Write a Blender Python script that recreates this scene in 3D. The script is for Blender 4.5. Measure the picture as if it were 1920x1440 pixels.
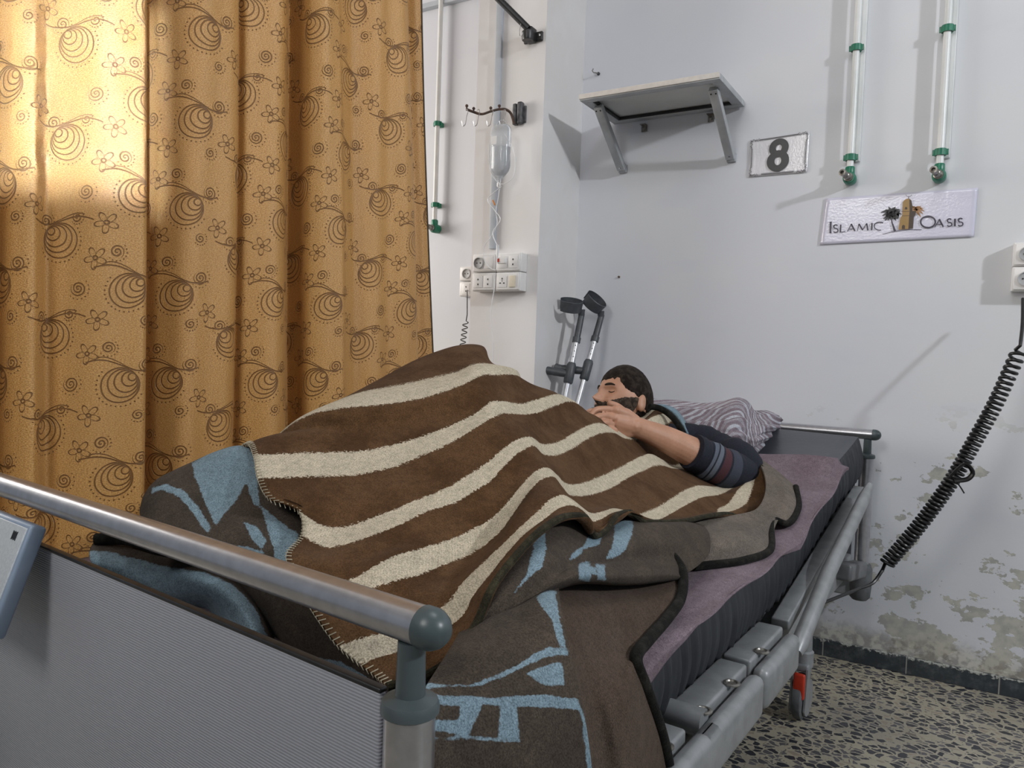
import bpy, bmesh, math, random
import numpy as np
from mathutils import Vector, Matrix, noise as mnoise
random.seed(7); np.random.seed(7)
for o in list(bpy.data.objects): bpy.data.objects.remove(o)
S = bpy.context.scene; COL = S.collection
PI = math.pi

# ------------------------------------------------------------------ camera
F = 1420.0
def _cam():
    y, p, r = map(math.radians, (31.2, 2.5, 1.95))
    f = Vector((-math.sin(y)*math.cos(p), math.cos(y)*math.cos(p), -math.sin(p)))
    right = Vector((math.cos(y), math.sin(y), 0)); up = right.cross(f)
    return right*math.cos(r)+up*math.sin(r), up*math.cos(r)-right*math.sin(r), f
CR, CU, CF = _cam(); CAM = Vector((0, 0, .99))
cd = bpy.data.cameras.new('camera'); cam = bpy.data.objects.new('camera', cd); COL.objects.link(cam)
cd.sensor_fit = 'HORIZONTAL'; cd.sensor_width = 36; cd.lens = F/1920*36; cd.clip_start = .05
cam.matrix_world = Matrix(((CR.x, CU.x, -CF.x, 0), (CR.y, CU.y, -CF.y, 0), (CR.z, CU.z, -CF.z, .99), (0, 0, 0, 1)))
S.camera = cam

# ------------------------------------------------------------------ light and exposure
S.view_settings.view_transform = 'Standard'; S.view_settings.look = 'None'
S.view_settings.exposure = 0.0; S.view_settings.gamma = 1.0
w = bpy.data.worlds.new('world'); S.world = w; w.use_nodes = True
w.node_tree.nodes['Background'].inputs[0].default_value = (.72, .80, .92, 1)
w.node_tree.nodes['Background'].inputs[1].default_value = .28
def area(name, loc, target, size, energy, color, size_y=None, spread=180):
    l = bpy.data.lights.new(name, 'AREA'); l.energy = energy; l.color = color; l.size = size
    if size_y: l.shape = 'RECTANGLE'; l.size_y = size_y
    l.spread = math.radians(spread)
    o = bpy.data.objects.new(name, l); COL.objects.link(o); o.location = loc
    o.rotation_euler = (Vector(target)-Vector(loc)).to_track_quat('-Z', 'Y').to_euler(); return o
area('overhead_light', (3.3, .9, 2.9), (-.6, 2.4, 1.2), .16, 90, (.93, .965, 1.0))
area('overhead_light', (-.9, -1.6, 2.85), (-.8, 1.6, .8), .9, 42, (1, .97, .93), 1.2)
area('overhead_light', (-.2, 1.0, 2.95), (-.4, 1.2, 0), .5, 9, (.95, .97, 1.0), .5)  # added soft fill from above the bed, not an actual fixture
area('window_daylight', (-4.6, 1.2, 1.9), (-1.7, 2.6, 1.5), 1.4, 105, (1, .94, .87), 1.6)
area('window_daylight', (2.6, -2.2, 2.35), (-1.72, .93, 1.52), .34, 2.0, (.62, .74, 1), .46, 1.2)

# ------------------------------------------------------------------ pixel helpers (1920x1440)
def ray(px, py): return CF + CR*((px-960)/F) - CU*((py-720)/F)
def onp(px, py, n, c):
    n = Vector(n); d = ray(px, py); return CAM + d*((c-n.dot(CAM))/n.dot(d))
def W(px, py, y=2.72): return onp(px, py, (0, 1, 0), y)
az = math.radians(3.0)
EL = Vector((math.sin(az), math.cos(az), 0)); EB = Vector((-math.cos(az), math.sin(az), 0)); UP = Vector((0, 0, 1))
O = onp(805, 1178, (0, 0, 1), .764); O.z = 0
def L(l, b, z): return O + EL*l + EB*b + UP*z
def PX(px, py, b): return onp(px, py, EB, EB.dot(O)+b)
def topx(P):
    d = Vector(P)-CAM; z = d.dot(CF); return 960+F*d.dot(CR)/z, 720-F*d.dot(CU)/z

# ------------------------------------------------------------------ mesh helpers
def wloc(o):
    v = Vector((0, 0, 0))
    while o: v += Vector(o.location); o = o.parent
    return v
class MB:
    def __init__(s): s.v = []; s.f = []
    def add(s, vs, fs):
        n = len(s.v); s.v += [Vector(v) for v in vs]; s.f += [tuple(i+n for i in f) for f in fs]; return s
    def box(s, c, sx, sy, sz, ax=None, bev=0):
        ax = ax or (Vector((1, 0, 0)), Vector((0, 1, 0)), UP); c = Vector(c)
        bm = bmesh.new(); bmesh.ops.create_cube(bm, size=1)
        for v in bm.verts: v.co = Vector((v.co.x*sx, v.co.y*sy, v.co.z*sz))
        if bev: bmesh.ops.bevel(bm, geom=bm.edges[:], offset=bev, segments=3, profile=.5, affect='EDGES')
        bm.verts.index_update()
        s.add([c+ax[0]*v.co.x+ax[1]*v.co.y+ax[2]*v.co.z for v in bm.verts], [[v.index for v in f.verts] for f in bm.faces]); bm.free(); return s
    def tube(s, pts, r, n=12, cap=True, ry=None, closed=False, side=None):
        pts = [Vector(p) for p in pts]; m = len(pts)
        rs = r if isinstance(r, (list, tuple)) else [r]*m
        t0 = (pts[1]-pts[0]).normalized()
        a = Vector(side) if side is not None else (Vector((0, 0, 1)) if abs(t0.z) < .9 else Vector((1, 0, 0)))
        a = (a - t0*a.dot(t0)).normalized(); vs = []
        for i, p in enumerate(pts):
            q0 = pts[i-1] if (i or closed) else pts[i]; q1 = pts[(i+1) % m] if (i < m-1 or closed) else pts[i]
            t = (q1-q0).normalized(); a = (a - t*a.dot(t)).normalized(); b = t.cross(a)
            for k in range(n):
                an = 2*PI*k/n; vs.append(p+a*math.cos(an)*rs[i]+b*math.sin(an)*(rs[i]*(ry or 1)))
        fs = []
        for i in range(m if closed else m-1):
            j = (i+1) % m
            for k in range(n): fs.append((i*n+k, i*n+(k+1) % n, j*n+(k+1) % n, j*n+k))
        if cap and not closed: fs += [tuple(range(n))[::-1], tuple((m-1)*n+k for k in range(n))]
        return s.add(vs, fs)
    def lathe(s, c, axis, prof, n=24, scale2=1):
        """prof: list of (radius, height) along axis"""
        c = Vector(c); t = Vector(axis).normalized(); a = t.orthogonal().normalized()
        if abs(t.z) > .9: a = Vector((1, 0, 0)); a = (a-t*a.dot(t)).normalized()
        b = t.cross(a); vs = []
        for r, h in prof:
            for k in range(n):
                an = 2*PI*k/n; vs.append(c+t*h+a*math.cos(an)*r+b*math.sin(an)*r*scale2)
        fs = [(i*n+k, i*n+(k+1) % n, (i+1)*n+(k+1) % n, (i+1)*n+k) for i in range(len(prof)-1) for k in range(n)]
        fs += [tuple(range(n))[::-1], tuple((len(prof)-1)*n+k for k in range(n))]
        return s.add(vs, fs)
    def prism(s, poly, d):
        n = len(poly); poly = [Vector(p) for p in poly]; d = Vector(d)
        return s.add(poly+[p+d for p in poly], [tuple(range(n))[::-1], tuple(range(n, 2*n))]+[(i, (i+1) % n, n+(i+1) % n, n+i) for i in range(n)])
    def build(s, name, mat, parent=None, smooth=True, **kw):
        if parent is not None: off = wloc(parent)
        else:
            a = np.array([tuple(v) for v in s.v]); mn, mx = a.min(0), a.max(0)
            off = Vector(((mn[0]+mx[0])/2, (mn[1]+mx[1])/2, mn[2]))
        me = bpy.data.meshes.new(name); me.from_pydata([tuple(v-off) for v in s.v], [], s.f); me.update()
        bm = bmesh.new(); bm.from_mesh(me); bmesh.ops.recalc_face_normals(bm, faces=bm.faces); bm.to_mesh(me); bm.free()
        o = bpy.data.objects.new(name, me); COL.objects.link(o); me.materials.append(mat)
        if parent is not None: o.parent = parent
        else: o.location = off
        if smooth:
            for p in me.polygons: p.use_smooth = True
            try: me.set_sharp_from_angle(angle=math.radians(40))
            except Exception: pass
        tag(o, **kw); return o
def tag(o, label=None, cat=None, group=None, kind=None):
    if label: o['label'] = label
    if cat: o['category'] = cat
    if group: o['group'] = group
    if kind: o['kind'] = kind
    return o
def empty(name, loc, label, cat, group=None):
    o = bpy.data.objects.new(name, None); COL.objects.link(o); o.location = loc; o.empty_display_size = .05
    return tag(o, label, cat, group)
def copy_tree(o, parent=None, off=Vector((0, 0, 0))):
    c = o.copy(); COL.objects.link(c)
    if parent is not None: c.parent = parent
    else: c.location = Vector(c.location)+off
    for ch in [x for x in bpy.data.objects if x.parent == o]: copy_tree(ch, c)
    return c

def cr(P, n):
    """Catmull-Rom through array P (k,d) resampled to n points by chord length."""
    P = np.array(P, float); d = np.linalg.norm(np.diff(P[:, :2], axis=0), axis=1)+1e-6
    t = np.concatenate([[0], np.cumsum(d)]); return crt(P, t, np.linspace(0, t[-1], n))
def crt(P, t, ts):
    m = np.zeros_like(P); dt = np.diff(t)[:, None]; sl = np.diff(P, axis=0)/dt
    m[0] = sl[0]; m[-1] = sl[-1]
    if len(P) > 2: m[1:-1] = (sl[:-1]*dt[1:]+sl[1:]*dt[:-1])/(dt[1:]+dt[:-1])
    k = np.clip(np.searchsorted(t, ts, side='right')-1, 0, len(t)-2)
    h = (t[k+1]-t[k]); s = ((ts-t[k])/h)[:, None]; h = h[:, None]
    return (2*s**3-3*s**2+1)*P[k]+(s**3-2*s**2+s)*h*m[k]+(-2*s**3+3*s**2)*P[k+1]+(s**3-s**2)*h*m[k+1]
def smooth1(a, it):
    for _ in range(it): a[1:-1] = .25*a[:-2]+.5*a[1:-1]+.25*a[2:]
    return a
def surf(rows, nu, sub, sm_u=12, sm_v=1):
    """rows of (px,py,b) or ('w',l,b,z). returns px grid (R,nu,3) and world grid"""
    G = []
    for r in rows:
        q = []
        for p in r:
            if p[0] == 'w':
                x, y = topx(L(*p[1:])); q.append((x, y, p[2]))
            else: q.append(p)
        g = cr(q, nu); g[:, 2] = smooth1(g[:, 2], sm_u); G.append(g)
    G = np.array(G)
    for _ in range(sm_v): G[1:-1, :, 2] = .25*G[:-2, :, 2]+.5*G[1:-1, :, 2]+.25*G[2:, :, 2]
    R = len(rows); ts = np.linspace(0, R-1, (R-1)*sub+1)
    out = np.array([crt(G[:, j], np.arange(R, dtype=float), ts) for j in range(nu)]).transpose(1, 0, 2)
    return out, ts
def grid_world(G):
    d = np.array(CF)[None, None]+np.array(CR)[None, None]*((G[..., :1]-960)/F)-np.array(CU)[None, None]*((G[..., 1:2]-720)/F)
    eb = np.array(EB); c = EB.dot(O)+G[..., 2]; t = (c-eb@np.array(CAM))/(d@eb)
    return np.array(CAM)+d*t[..., None]
def inpoly_sd(X, Y, poly):
    """signed pixel distance, positive inside"""
    P = np.array(poly, float); n = len(P); ins = np.zeros(X.shape, bool); dist = np.full(X.shape, 1e9)
    for i in range(n):
        x1, y1 = P[i]; x2, y2 = P[(i+1) % n]
        c = ((y1 > Y) != (y2 > Y)) & (X < (x2-x1)*(Y-y1)/((y2-y1) if y2 != y1 else 1e-9)+x1); ins ^= c
        dx, dy = x2-x1, y2-y1; t = np.clip(((X-x1)*dx+(Y-y1)*dy)/(dx*dx+dy*dy+1e-9), 0, 1)
        dist = np.minimum(dist, np.hypot(X-x1-t*dx, Y-y1-t*dy))
    return np.where(ins, dist, -dist)
def grid_obj(name, P, mat, parent=None, thick=.005, attrs=None, flip=False, uv=True, **kw):
    R, C = P.shape[:2]; V = P.reshape(-1, 3)
    if parent is not None: off = np.array(wloc(parent))
    else: off = np.array([(V[:, 0].min()+V[:, 0].max())/2, (V[:, 1].min()+V[:, 1].max())/2, V[:, 2].min()])
    i = np.arange(R-1)[:, None]*C+np.arange(C-1)[None]; i = i.ravel()
    fs = np.stack([i, i+1, i+C+1, i+C] if not flip else [i, i+C, i+C+1, i+1], 1)
    me = bpy.data.meshes.new(name); me.vertices.add(len(V)); me.vertices.foreach_set('co', (V-off).ravel())
    me.loops.add(fs.size); me.loops.foreach_set('vertex_index', fs.ravel()); me.polygons.add(len(fs))
    me.polygons.foreach_set('loop_start', np.arange(len(fs))*4); me.polygons.foreach_set('use_smooth', np.ones(len(fs), bool))
    me.update(calc_edges=True); me.validate()
    if uv:
        du = np.zeros((R, C)); du[:, 1:] = np.cumsum(np.linalg.norm(np.diff(P, axis=1), axis=2), 1)
        dv = np.zeros((R, C)); dv[1:] = np.cumsum(np.linalg.norm(np.diff(P, axis=0), axis=2), 0)
        UVc = np.stack([du, dv], -1).reshape(-1, 2)[fs.ravel()]
        ul = me.uv_layers.new(name='UVMap'); ul.data.foreach_set('uv', UVc.ravel())
    for k, a in (attrs or {}).items():
        at = me.attributes.new(k, 'FLOAT', 'POINT'); at.data.foreach_set('value', np.asarray(a, np.float32).ravel())
    o = bpy.data.objects.new(name, me); COL.objects.link(o); me.materials.append(mat)
    if parent is not None: o.parent = parent
    else: o.location = off
    if thick:
        m = o.modifiers.new('thickness', 'SOLIDIFY'); m.thickness = abs(thick); m.offset = -1 if thick > 0 else 1
    return tag(o, **kw)

# ------------------------------------------------------------------ node helpers
class X:
    t = None
    def __init__(s, k): s.k = k
    @staticmethod
    def m(op, *a):
        n = X.t.nodes.new('ShaderNodeMath'); n.operation = op
        for i, q in enumerate(a):
            if isinstance(q, X): X.t.links.new(q.k, n.inputs[i])
            else: n.inputs[i].default_value = q
        return X(n.outputs[0])
    def __add__(s, o): return X.m('ADD', s, o)
    def __sub__(s, o): return X.m('SUBTRACT', s, o)
    def __rsub__(s, o): return X.m('SUBTRACT', o, s)
    def __mul__(s, o): return X.m('MULTIPLY', s, o)
    def __truediv__(s, o): return X.m('DIVIDE', s, o)
    __radd__ = __add__; __rmul__ = __mul__
    def abs(s): return X.m('ABSOLUTE', s)
    def sin(s): return X.m('SINE', s)
    def max(s, o): return X.m('MAXIMUM', s, o)
    def min(s, o): return X.m('MINIMUM', s, o)
    def wrap(s, h): return X.m('WRAP', s, h, -h)
    def step(s, a, b):
        n = X.t.nodes.new('ShaderNodeMapRange'); n.interpolation_type = 'SMOOTHSTEP'
        X.t.links.new(s.k, n.inputs[0]); n.inputs[1].default_value = a; n.inputs[2].default_value = b; return X(n.outputs[0])
def hyp(a, b): return X.m('SQRT', a*a+b*b)
def newmat(name, base=(.5, .5, .5), rough=.6, metal=0, **kw):
    m = bpy.data.materials.new(name); m.use_nodes = True; X.t = m.node_tree
    b = m.node_tree.nodes['Principled BSDF']; b.inputs['Base Color'].default_value = (*base, 1)
    b.inputs['Roughness'].default_value = rough; b.inputs['Metallic'].default_value = metal
    for k, v in kw.items(): b.inputs[k.replace('_', ' ')].default_value = v
    return m, b
def tc(kind='Object', scale=(1, 1, 1)):
    n = X.t.nodes.new('ShaderNodeTexCoord'); mp = X.t.nodes.new('ShaderNodeMapping'); mp.inputs['Scale'].default_value = scale
    X.t.links.new(n.outputs[kind], mp.inputs[0]); return mp.outputs[0]
def geo(scale=(1, 1, 1)):
    n = X.t.nodes.new('ShaderNodeNewGeometry'); mp = X.t.nodes.new('ShaderNodeMapping'); mp.inputs['Scale'].default_value = scale
    X.t.links.new(n.outputs['Position'], mp.inputs[0]); return mp.outputs[0]
def noise(vec, scale, detail=3, rough=.55, dist=0):
    n = X.t.nodes.new('ShaderNodeTexNoise'); X.t.links.new(vec, n.inputs['Vector'])
    n.inputs['Scale'].default_value = scale; n.inputs['Detail'].default_value = detail; n.inputs['Roughness'].default_value = rough; n.inputs['Distortion'].default_value = dist
    return X(n.outputs[0])
def vor(vec, scale, feat='F1', out=0, rnd=1):
    n = X.t.nodes.new('ShaderNodeTexVoronoi'); n.feature = feat; X.t.links.new(vec, n.inputs['Vector']); n.inputs['Scale'].default_value = scale
    n.inputs['Randomness'].default_value = rnd; return n
def mix(f, a, b):
    n = X.t.nodes.new('ShaderNodeMix'); n.data_type = 'RGBA'
    if isinstance(f, X): X.t.links.new(f.k, n.inputs[0])
    else: n.inputs[0].default_value = f
    for i, q in ((6, a), (7, b)):
        if isinstance(q, tuple): n.inputs[i].default_value = (*q, 1)
        else: X.t.links.new(q, n.inputs[i])
    return n.outputs[2]
def bump(b, h, strength=.3, dist=.002):
    n = X.t.nodes.new('ShaderNodeBump'); n.inputs['Strength'].default_value = strength; n.inputs['Distance'].default_value = dist
    X.t.links.new(h.k, n.inputs['Height']); X.t.links.new(n.outputs[0], b.inputs['Normal'])
def setc(b, s): X.t.links.new(s, b.inputs['Base Color'])
def sep(vec):
    n = X.t.nodes.new('ShaderNodeSeparateXYZ'); X.t.links.new(vec, n.inputs[0]); return X(n.outputs[0]), X(n.outputs[1]), X(n.outputs[2])
def attr(name):
    n = X.t.nodes.new('ShaderNodeAttribute'); n.attribute_name = name; return X(n.outputs['Fac'])

def mottled(name, c1, c2, scale=30, rough=.6, metal=0, bs=.1, bd=.001, **kw):
    m, b = newmat(name, c1, rough, metal, **kw); v = geo(); n = noise(v, scale, 4)
    setc(b, mix(n.step(.35, .65), c1, c2)); bump(b, noise(v, scale*6, 3), bs, bd); return m

# walls
def wall_mat():
    m, b = newmat('wall_paint', rough=.42); v = geo(); x, y, z = sep(v)
    base = mix(noise(v, 1.6, 3).step(.35, .7), (.585, .60, .645), (.63, .64, .66))
    base = mix(noise(geo((1, 1, 2.5)), 3.2, 4).step(.55, .8)*.35, base, (.54, .56, .625))
    # peeled plaster low on the wall right of the bed
    low = (1-z.step(.05, 1.0))
    n = noise(geo((1, 1, 1.6)), 7.5, 6, .62)+noise(v, 26, 4, .6)*.25
    right = (x+1).step(.1, .75)
    pe = (n+low*.10).step(.742, .755)*right*low.step(.02, .25)
    base = mix(pe, base, mix(noise(v, 30, 4).step(.35, .65), (.46, .45, .40), (.34, .34, .32)))
    sp = (noise(geo((1, 1, 1)), 34, 5, .7)+low*.07).step(.735, .75)*right*low.step(.05, .4)
    base = mix(sp*.75, base, (.22, .23, .23))
    # worn band just above the skirting
    band = (1-(z+noise(v, 9, 5, .7)*.10-.05).step(.075, .15))
    base = mix(band*.75, base, mix(noise(v, 45, 4).step(.4, .6), (.46, .44, .37), (.20, .18, .15)))
    setc(b, base); bump(b, pe*(-.8)+noise(v, 90, 3)*.25+noise(v, 5, 3)*1.2, .35, .002); return m
M = {}
M['wall'] = wall_mat()
M['pillar'] = mottled('pillar_paint', (.66, .65, .65), (.62, .60, .59), 4, .45, bs=.12, bd=.002)
def floor_mat():
    m, b = newmat('terrazzo', rough=.32); g = X.t.nodes.new('ShaderNodeNewGeometry')
    mp = X.t.nodes.new('ShaderNodeMapping'); X.t.links.new(g.outputs['Position'], mp.inputs[0]); mp.inputs['Rotation'].default_value = (0, 0, .3); mp.inputs['Scale'].default_value = (40, 54, 40)
    nz = X.t.nodes.new('ShaderNodeTexNoise'); nz.inputs['Scale'].default_value = 50; X.t.links.new(g.outputs['Position'], nz.inputs[0])
    ad = X.t.nodes.new('ShaderNodeVectorMath'); ad.operation = 'MULTIPLY_ADD'; X.t.links.new(nz.outputs['Color'], ad.inputs[0]); ad.inputs[1].default_value = (.7, .7, .7); X.t.links.new(mp.outputs[0], ad.inputs[2])
    e = vor(ad.outputs[0], 1, 'DISTANCE_TO_EDGE'); f = vor(ad.outputs[0], 1, 'F1')
    rc, gc, bc = sep(f.outputs['Color'])
    d = X(e.outputs['Distance']); chip = (d-rc*.10).step(.05, .08)*(gc.step(.10, .11))
    v = geo(); cream = mix(noise(v, 3, 4).step(.4, .65), (.36, .33, .25), (.28, .26, .205))
    dark = mix(bc.step(.2, .9), (.028, .030, .037), (.115, .11, .115))
    dark = mix(rc.step(.85, .9), dark, (.26, .22, .17))
    small = vor(v, 130, 'F1'); rs, _, _ = sep(small.outputs['Color'])
    sc = (1-X(small.outputs['Distance']).step(.2, .3))*rs.step(.72, .74)
    cream = mix(sc, cream, (.10, .095, .09))
    x, y, z = sep(v); t1 = ((x+.06).wrap(.15)).abs(); t2 = ((y-.02).wrap(.15)).abs()
    seam = 1-t1.min(t2).step(.0006, .0016)
    c = mix(chip, cream, dark); c = mix(seam*.5, c, (.30, .26, .2)); setc(b, c); return m
M['floor'] = floor_mat()
def skirt_mat():
    m, b = newmat('dark_marble', rough=.35); v = geo(); x, y, z = sep(v)
    c = mix(noise(v, 22, 6, .7).step(.45, .75), (.028, .034, .04), (.085, .095, .10))
    seam = 1-((x+.13).wrap(.125)).abs().step(.0012, .0024); c = mix(seam, c, (.25, .25, .23))
    c = mix((noise(v, 60, 5, .7)+(z.step(.035, .056))*.25).step(.72, .78), c, (.36, .37, .34)); setc(b, c); bump(b, noise(v, 60, 4), .3, .002); return m
M['skirt'] = skirt_mat()

# wool
def wool(name, colorfn, fuzz=520):
    m, b = newmat(name, rough=.95, Specular_IOR_Level=.08, Sheen_Weight=.04, Sheen_Roughness=.4)
    v = tc('Object'); c = colorfn(b, v); nn = noise(v, fuzz, 3, .7); n2 = noise(v, 90, 4, .7)
    mul = X.t.nodes.new('ShaderNodeMix'); mul.data_type = 'RGBA'; mul.blend_type = 'MULTIPLY'; mul.inputs[0].default_value = 1
    X.t.links.new(c, mul.inputs[6]); gr = mix(nn.step(.25, .7), (.55, .55, .55), (1.35, 1.35, 1.35)); gr2 = mix(n2.step(.3, .7), (.85, .85, .85), (1.12, 1.12, 1.12))
    m2 = X.t.nodes.new('ShaderNodeMix'); m2.data_type = 'RGBA'; m2.blend_type = 'MULTIPLY'; m2.inputs[0].default_value = 1
    X.t.links.new(gr, m2.inputs[6]); X.t.links.new(gr2, m2.inputs[7]); X.t.links.new(m2.outputs[2], mul.inputs[7])
    setc(b, mul.outputs[2]); bump(b, nn+n2*.8, .55, .0025); return m
def striped(b, v):
    s = attr('stripe'); j = noise(tc('Object', (1, 1, 1)), 260, 2)-.5; k = noise(v, 40, 3)-.5
    f = (s+j*.010+k*.003).step(-.0012, .0012)
    br = mix(noise(v, 14, 4).step(.35, .65), (.066, .033, .014), (.098, .052, .024))
    uvw = X.t.nodes.new('ShaderNodeUVMap'); u, vv, _ = sep(uvw.outputs[0])
    tw = (((u+vv*1.0)*900).sin())*.5+.5
    cr_ = mix(tw*.35, (.50, .44, .335), (.36, .31, .23)); return mix(f, br, cr_)
M['striped'] = wool('striped_wool', striped)
def patterned(c1, c1b, c2):
    def fn(b, v):
        s = attr('blue'); j = noise(v, 240, 3)-.5; k = noise(v, 35, 3)-.5
        f = (s+j*1.3+k*1.5).step(-.25, .25)*(1-(noise(v, 420, 2)).step(.60, .75)*.45)
        g = mix(noise(v, 12, 4).step(.3, .7), c1, c1b); return mix(f*.92, g, c2)
    return fn
M['greyblue'] = wool('grey_blue_wool', patterned((.050, .040, .032), (.070, .055, .043), (.19, .27, .32)))
M['brown'] = wool('brown_grey_wool', patterned((.066, .046, .034), (.082, .060, .046), (.20, .29, .345)))
M['taupe'] = wool('taupe_wool', lambda b, v: mix(noise(v, 12, 4).step(.3, .7), (.115, .10, .085), (.15, .125, .105)))
M['black_edge'] = wool('black_edging', lambda b, v: mix(noise(v, 60).step(.4, .7), (.008, .008, .007), (.02, .019, .016)))
M['green_edge'] = wool('dark_green_edging', lambda b, v: mix(noise(v, 60).step(.4, .7), (.022, .02, .012), (.045, .04, .024)))
M['stitch'] = mottled('cream_thread', (.50, .45, .33), (.35, .31, .22), 200, .9)
M['lavender'] = wool('lavender_wool', lambda b, v: mix(noise(v, 9, 5).step(.3, .7), (.155, .118, .135), (.205, .16, .185)))
def towel(b, v):
    uvw = X.t.nodes.new('ShaderNodeUVMap'); u, vv, _ = sep(uvw.outputs[0]); q = (vv+noise(v, 7, 2)*.012)
    a = ((q*240).sin()).step(-.3, .5); a2 = ((q*97+1).sin()).step(.0, .6)
    c = mix(a, (.22, .18, .205), (.40, .41, .45)); c = mix(a2*.5, c, (.17, .125, .145))
    th = 1-((q*410).sin()).abs().step(.0, .35); return mix(th*.5*noise(v, 20).step(.4, .6), c, (.05, .045, .055))
M['towel'] = wool('striped_towel', towel)
def vinyl():
    m, b = newmat('dark_vinyl', rough=.42); v = geo(); setc(b, mix(noise(v, 3).step(.3, .7), (.045, .05, .062), (.058, .062, .075)))
    bump(b, noise(v, 14, 4), .25, .006); return m
M['vinyl'] = vinyl()
def matside():
    m, b = newmat('pleated_black_cover', rough=.7); v = geo(); setc(b, mix(noise(v, 12).step(.3, .7), (.012, .014, .018), (.022, .025, .031))); bump(b, noise(v, 300), .2, .001); return m
M['matside'] = matside()
# metals and plastics
def brushed(name, c, rough, vec):
    m, b = newmat(name, c, rough, .9); v = tc('Object', vec); n = noise(v, 60, 3)
    setc(b, mix(n.step(.3, .7), tuple(q*.86 for q in c), c)); return m
M['alu'] = brushed('brushed_aluminium', (.52, .52, .55), .28, (1, 1, 1))
M['alu2'] = mottled('satin_aluminium', (.62, .63, .65), (.52, .53, .56), 40, .35, .6)
M['paint'] = mottled('grey_enamel', (.27, .28, .29), (.22, .23, .235), 30, .42, .25, .15, .001)
M['paintd'] = mottled('dark_grey_enamel', (.15, .155, .16), (.12, .125, .13), 30, .45, .2)
M['plastic'] = mottled('slate_plastic', (.055, .075, .08), (.065, .082, .088), 12, .36)
M['crutch'] = mottled('dark_crutch_plastic', (.045, .05, .057), (.06, .065, .072), 40, .45)
M['black'] = mottled('black_paint', (.008, .008, .009), (.014, .014, .015), 50, .4)
M['cord'] = mottled('black_cord', (.006, .006, .007), (.012, .012, .012), 50, .38)
M['white'] = mottled('white_plastic', (.72, .71, .70), (.66, .65, .64), 6, .3)
M['whitepipe'] = mottled('white_pipe', (.70, .71, .70), (.62, .64, .63), 9, .35)
M['green'] = mottled('green_plastic', (.006, .135, .075), (.008, .17, .095), 60, .35)
M['steel'] = mottled('dull_steel', (.33, .32, .30), (.18, .17, .15), 90, .38, .8)
M['chrome'] = mottled('bright_steel', (.62, .62, .62), (.5, .5, .5), 50, .22, 1)
M['rust'] = mottled('rusty_iron', (.06, .04, .032), (.11, .06, .04), 90, .75, .2, .5)
M['iron'] = mottled('dark_iron', (.05, .052, .056), (.10, .10, .105), 60, .5, .4, .5)
M['grey_trunk'] = mottled('grey_trunking', (.42, .45, .49), (.37, .40, .44), 10, .45)
M['shelfm'] = mottled('shelf_aluminium', (.44, .455, .47), (.36, .375, .39), 14, .4, .35)
M['shelfw'] = mottled('shelf_board', (.52, .53, .52), (.48, .49, .48), 5, .5)
M['shelffront'] = mottled('shelf_edge', (.55, .52, .48), (.5, .47, .44), 60, .45)
M['hole'] = mottled('dark_hole', (.01, .01, .01), (.02, .02, .02), 10, .7)
M['rubber'] = mottled('grey_rubber', (.075, .08, .085), (.10, .105, .11), 60, .7)
M['red'] = mottled('red_plastic', (.50, .035, .012), (.42, .03, .01), 60, .4)
M['skin'] = None
def ribbed():
    m, b = newmat('ribbed_laminate', rough=.45, metal=.05); x, y, z = sep(geo())
    w_ = ((z*2*PI/.0031).sin())*.5+.5; n = noise(geo(), 220, 3)
    setc(b, mix(w_*.6+n*.4, (.26, .27, .305), (.39, .40, .44))); bump(b, w_, .55, .0008); return m
M['ribbed'] = ribbed()
def ctrl():
    m, b = newmat('pale_panel', rough=.35); setc(b, mix(noise(geo(), 300).step(.4, .6), (.50, .53, .55), (.44, .47, .50))); return m
M['panelface'] = ctrl()
M['panelside'] = mottled('blue_grey_plastic', (.20, .26, .35), (.25, .31, .40), 8, .4)
def paper(c):
    m, b = newmat('laminated_paper', rough=.16, Specular_IOR_Level=.6); v = geo(); setc(b, mix(noise(v, 5).step(.3, .7), c, tuple(q*.94 for q in c))); bump(b, noise(v, 130, 3), .35, .0015); return m
M['paper'] = paper((.62, .61, .72)); M['paper8'] = paper((.66, .65, .68))
M['ink'] = mottled('black_ink', (.012, .012, .014), (.016, .016, .018), 30, .35)
M['ink2'] = mottled('purple_black_ink', (.03, .022, .045), (.035, .026, .05), 30, .35)
M['gold'] = mottled('gold_ink', (.33, .20, .065), (.30, .18, .055), 30, .4)
M['golddark'] = mottled('brown_ink', (.045, .025, .015), (.06, .035, .02), 30, .4)
M['palm2'] = mottled('orange_brown_ink', (.40, .21, .085), (.35, .18, .07), 30, .4)
def clear(name, rough=.05, col=(.93, .95, .96), tr=.93):
    m, b = newmat(name, col, rough); b.inputs['Transmission Weight'].default_value = tr; b.inputs['IOR'].default_value = 1.2; bump(b, noise(geo(), 60, 2), .12, .001); return m
M['clear'] = clear('clear_plastic', .08, (.93, .95, .97), .8); M['tubing'] = mottled('milky_tubing', (.72, .73, .74), (.66, .67, .68), 20, .25)
M['orange'] = mottled('orange_plastic', (.6, .22, .03), (.5, .18, .03), 20, .4)
M['socket_grey'] = mottled('socket_recess', (.42, .42, .42), (.36, .36, .36), 20, .45)
M['cream_switch'] = mottled('cream_switch', (.62, .56, .44), (.58, .53, .42), 20, .4)

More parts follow.
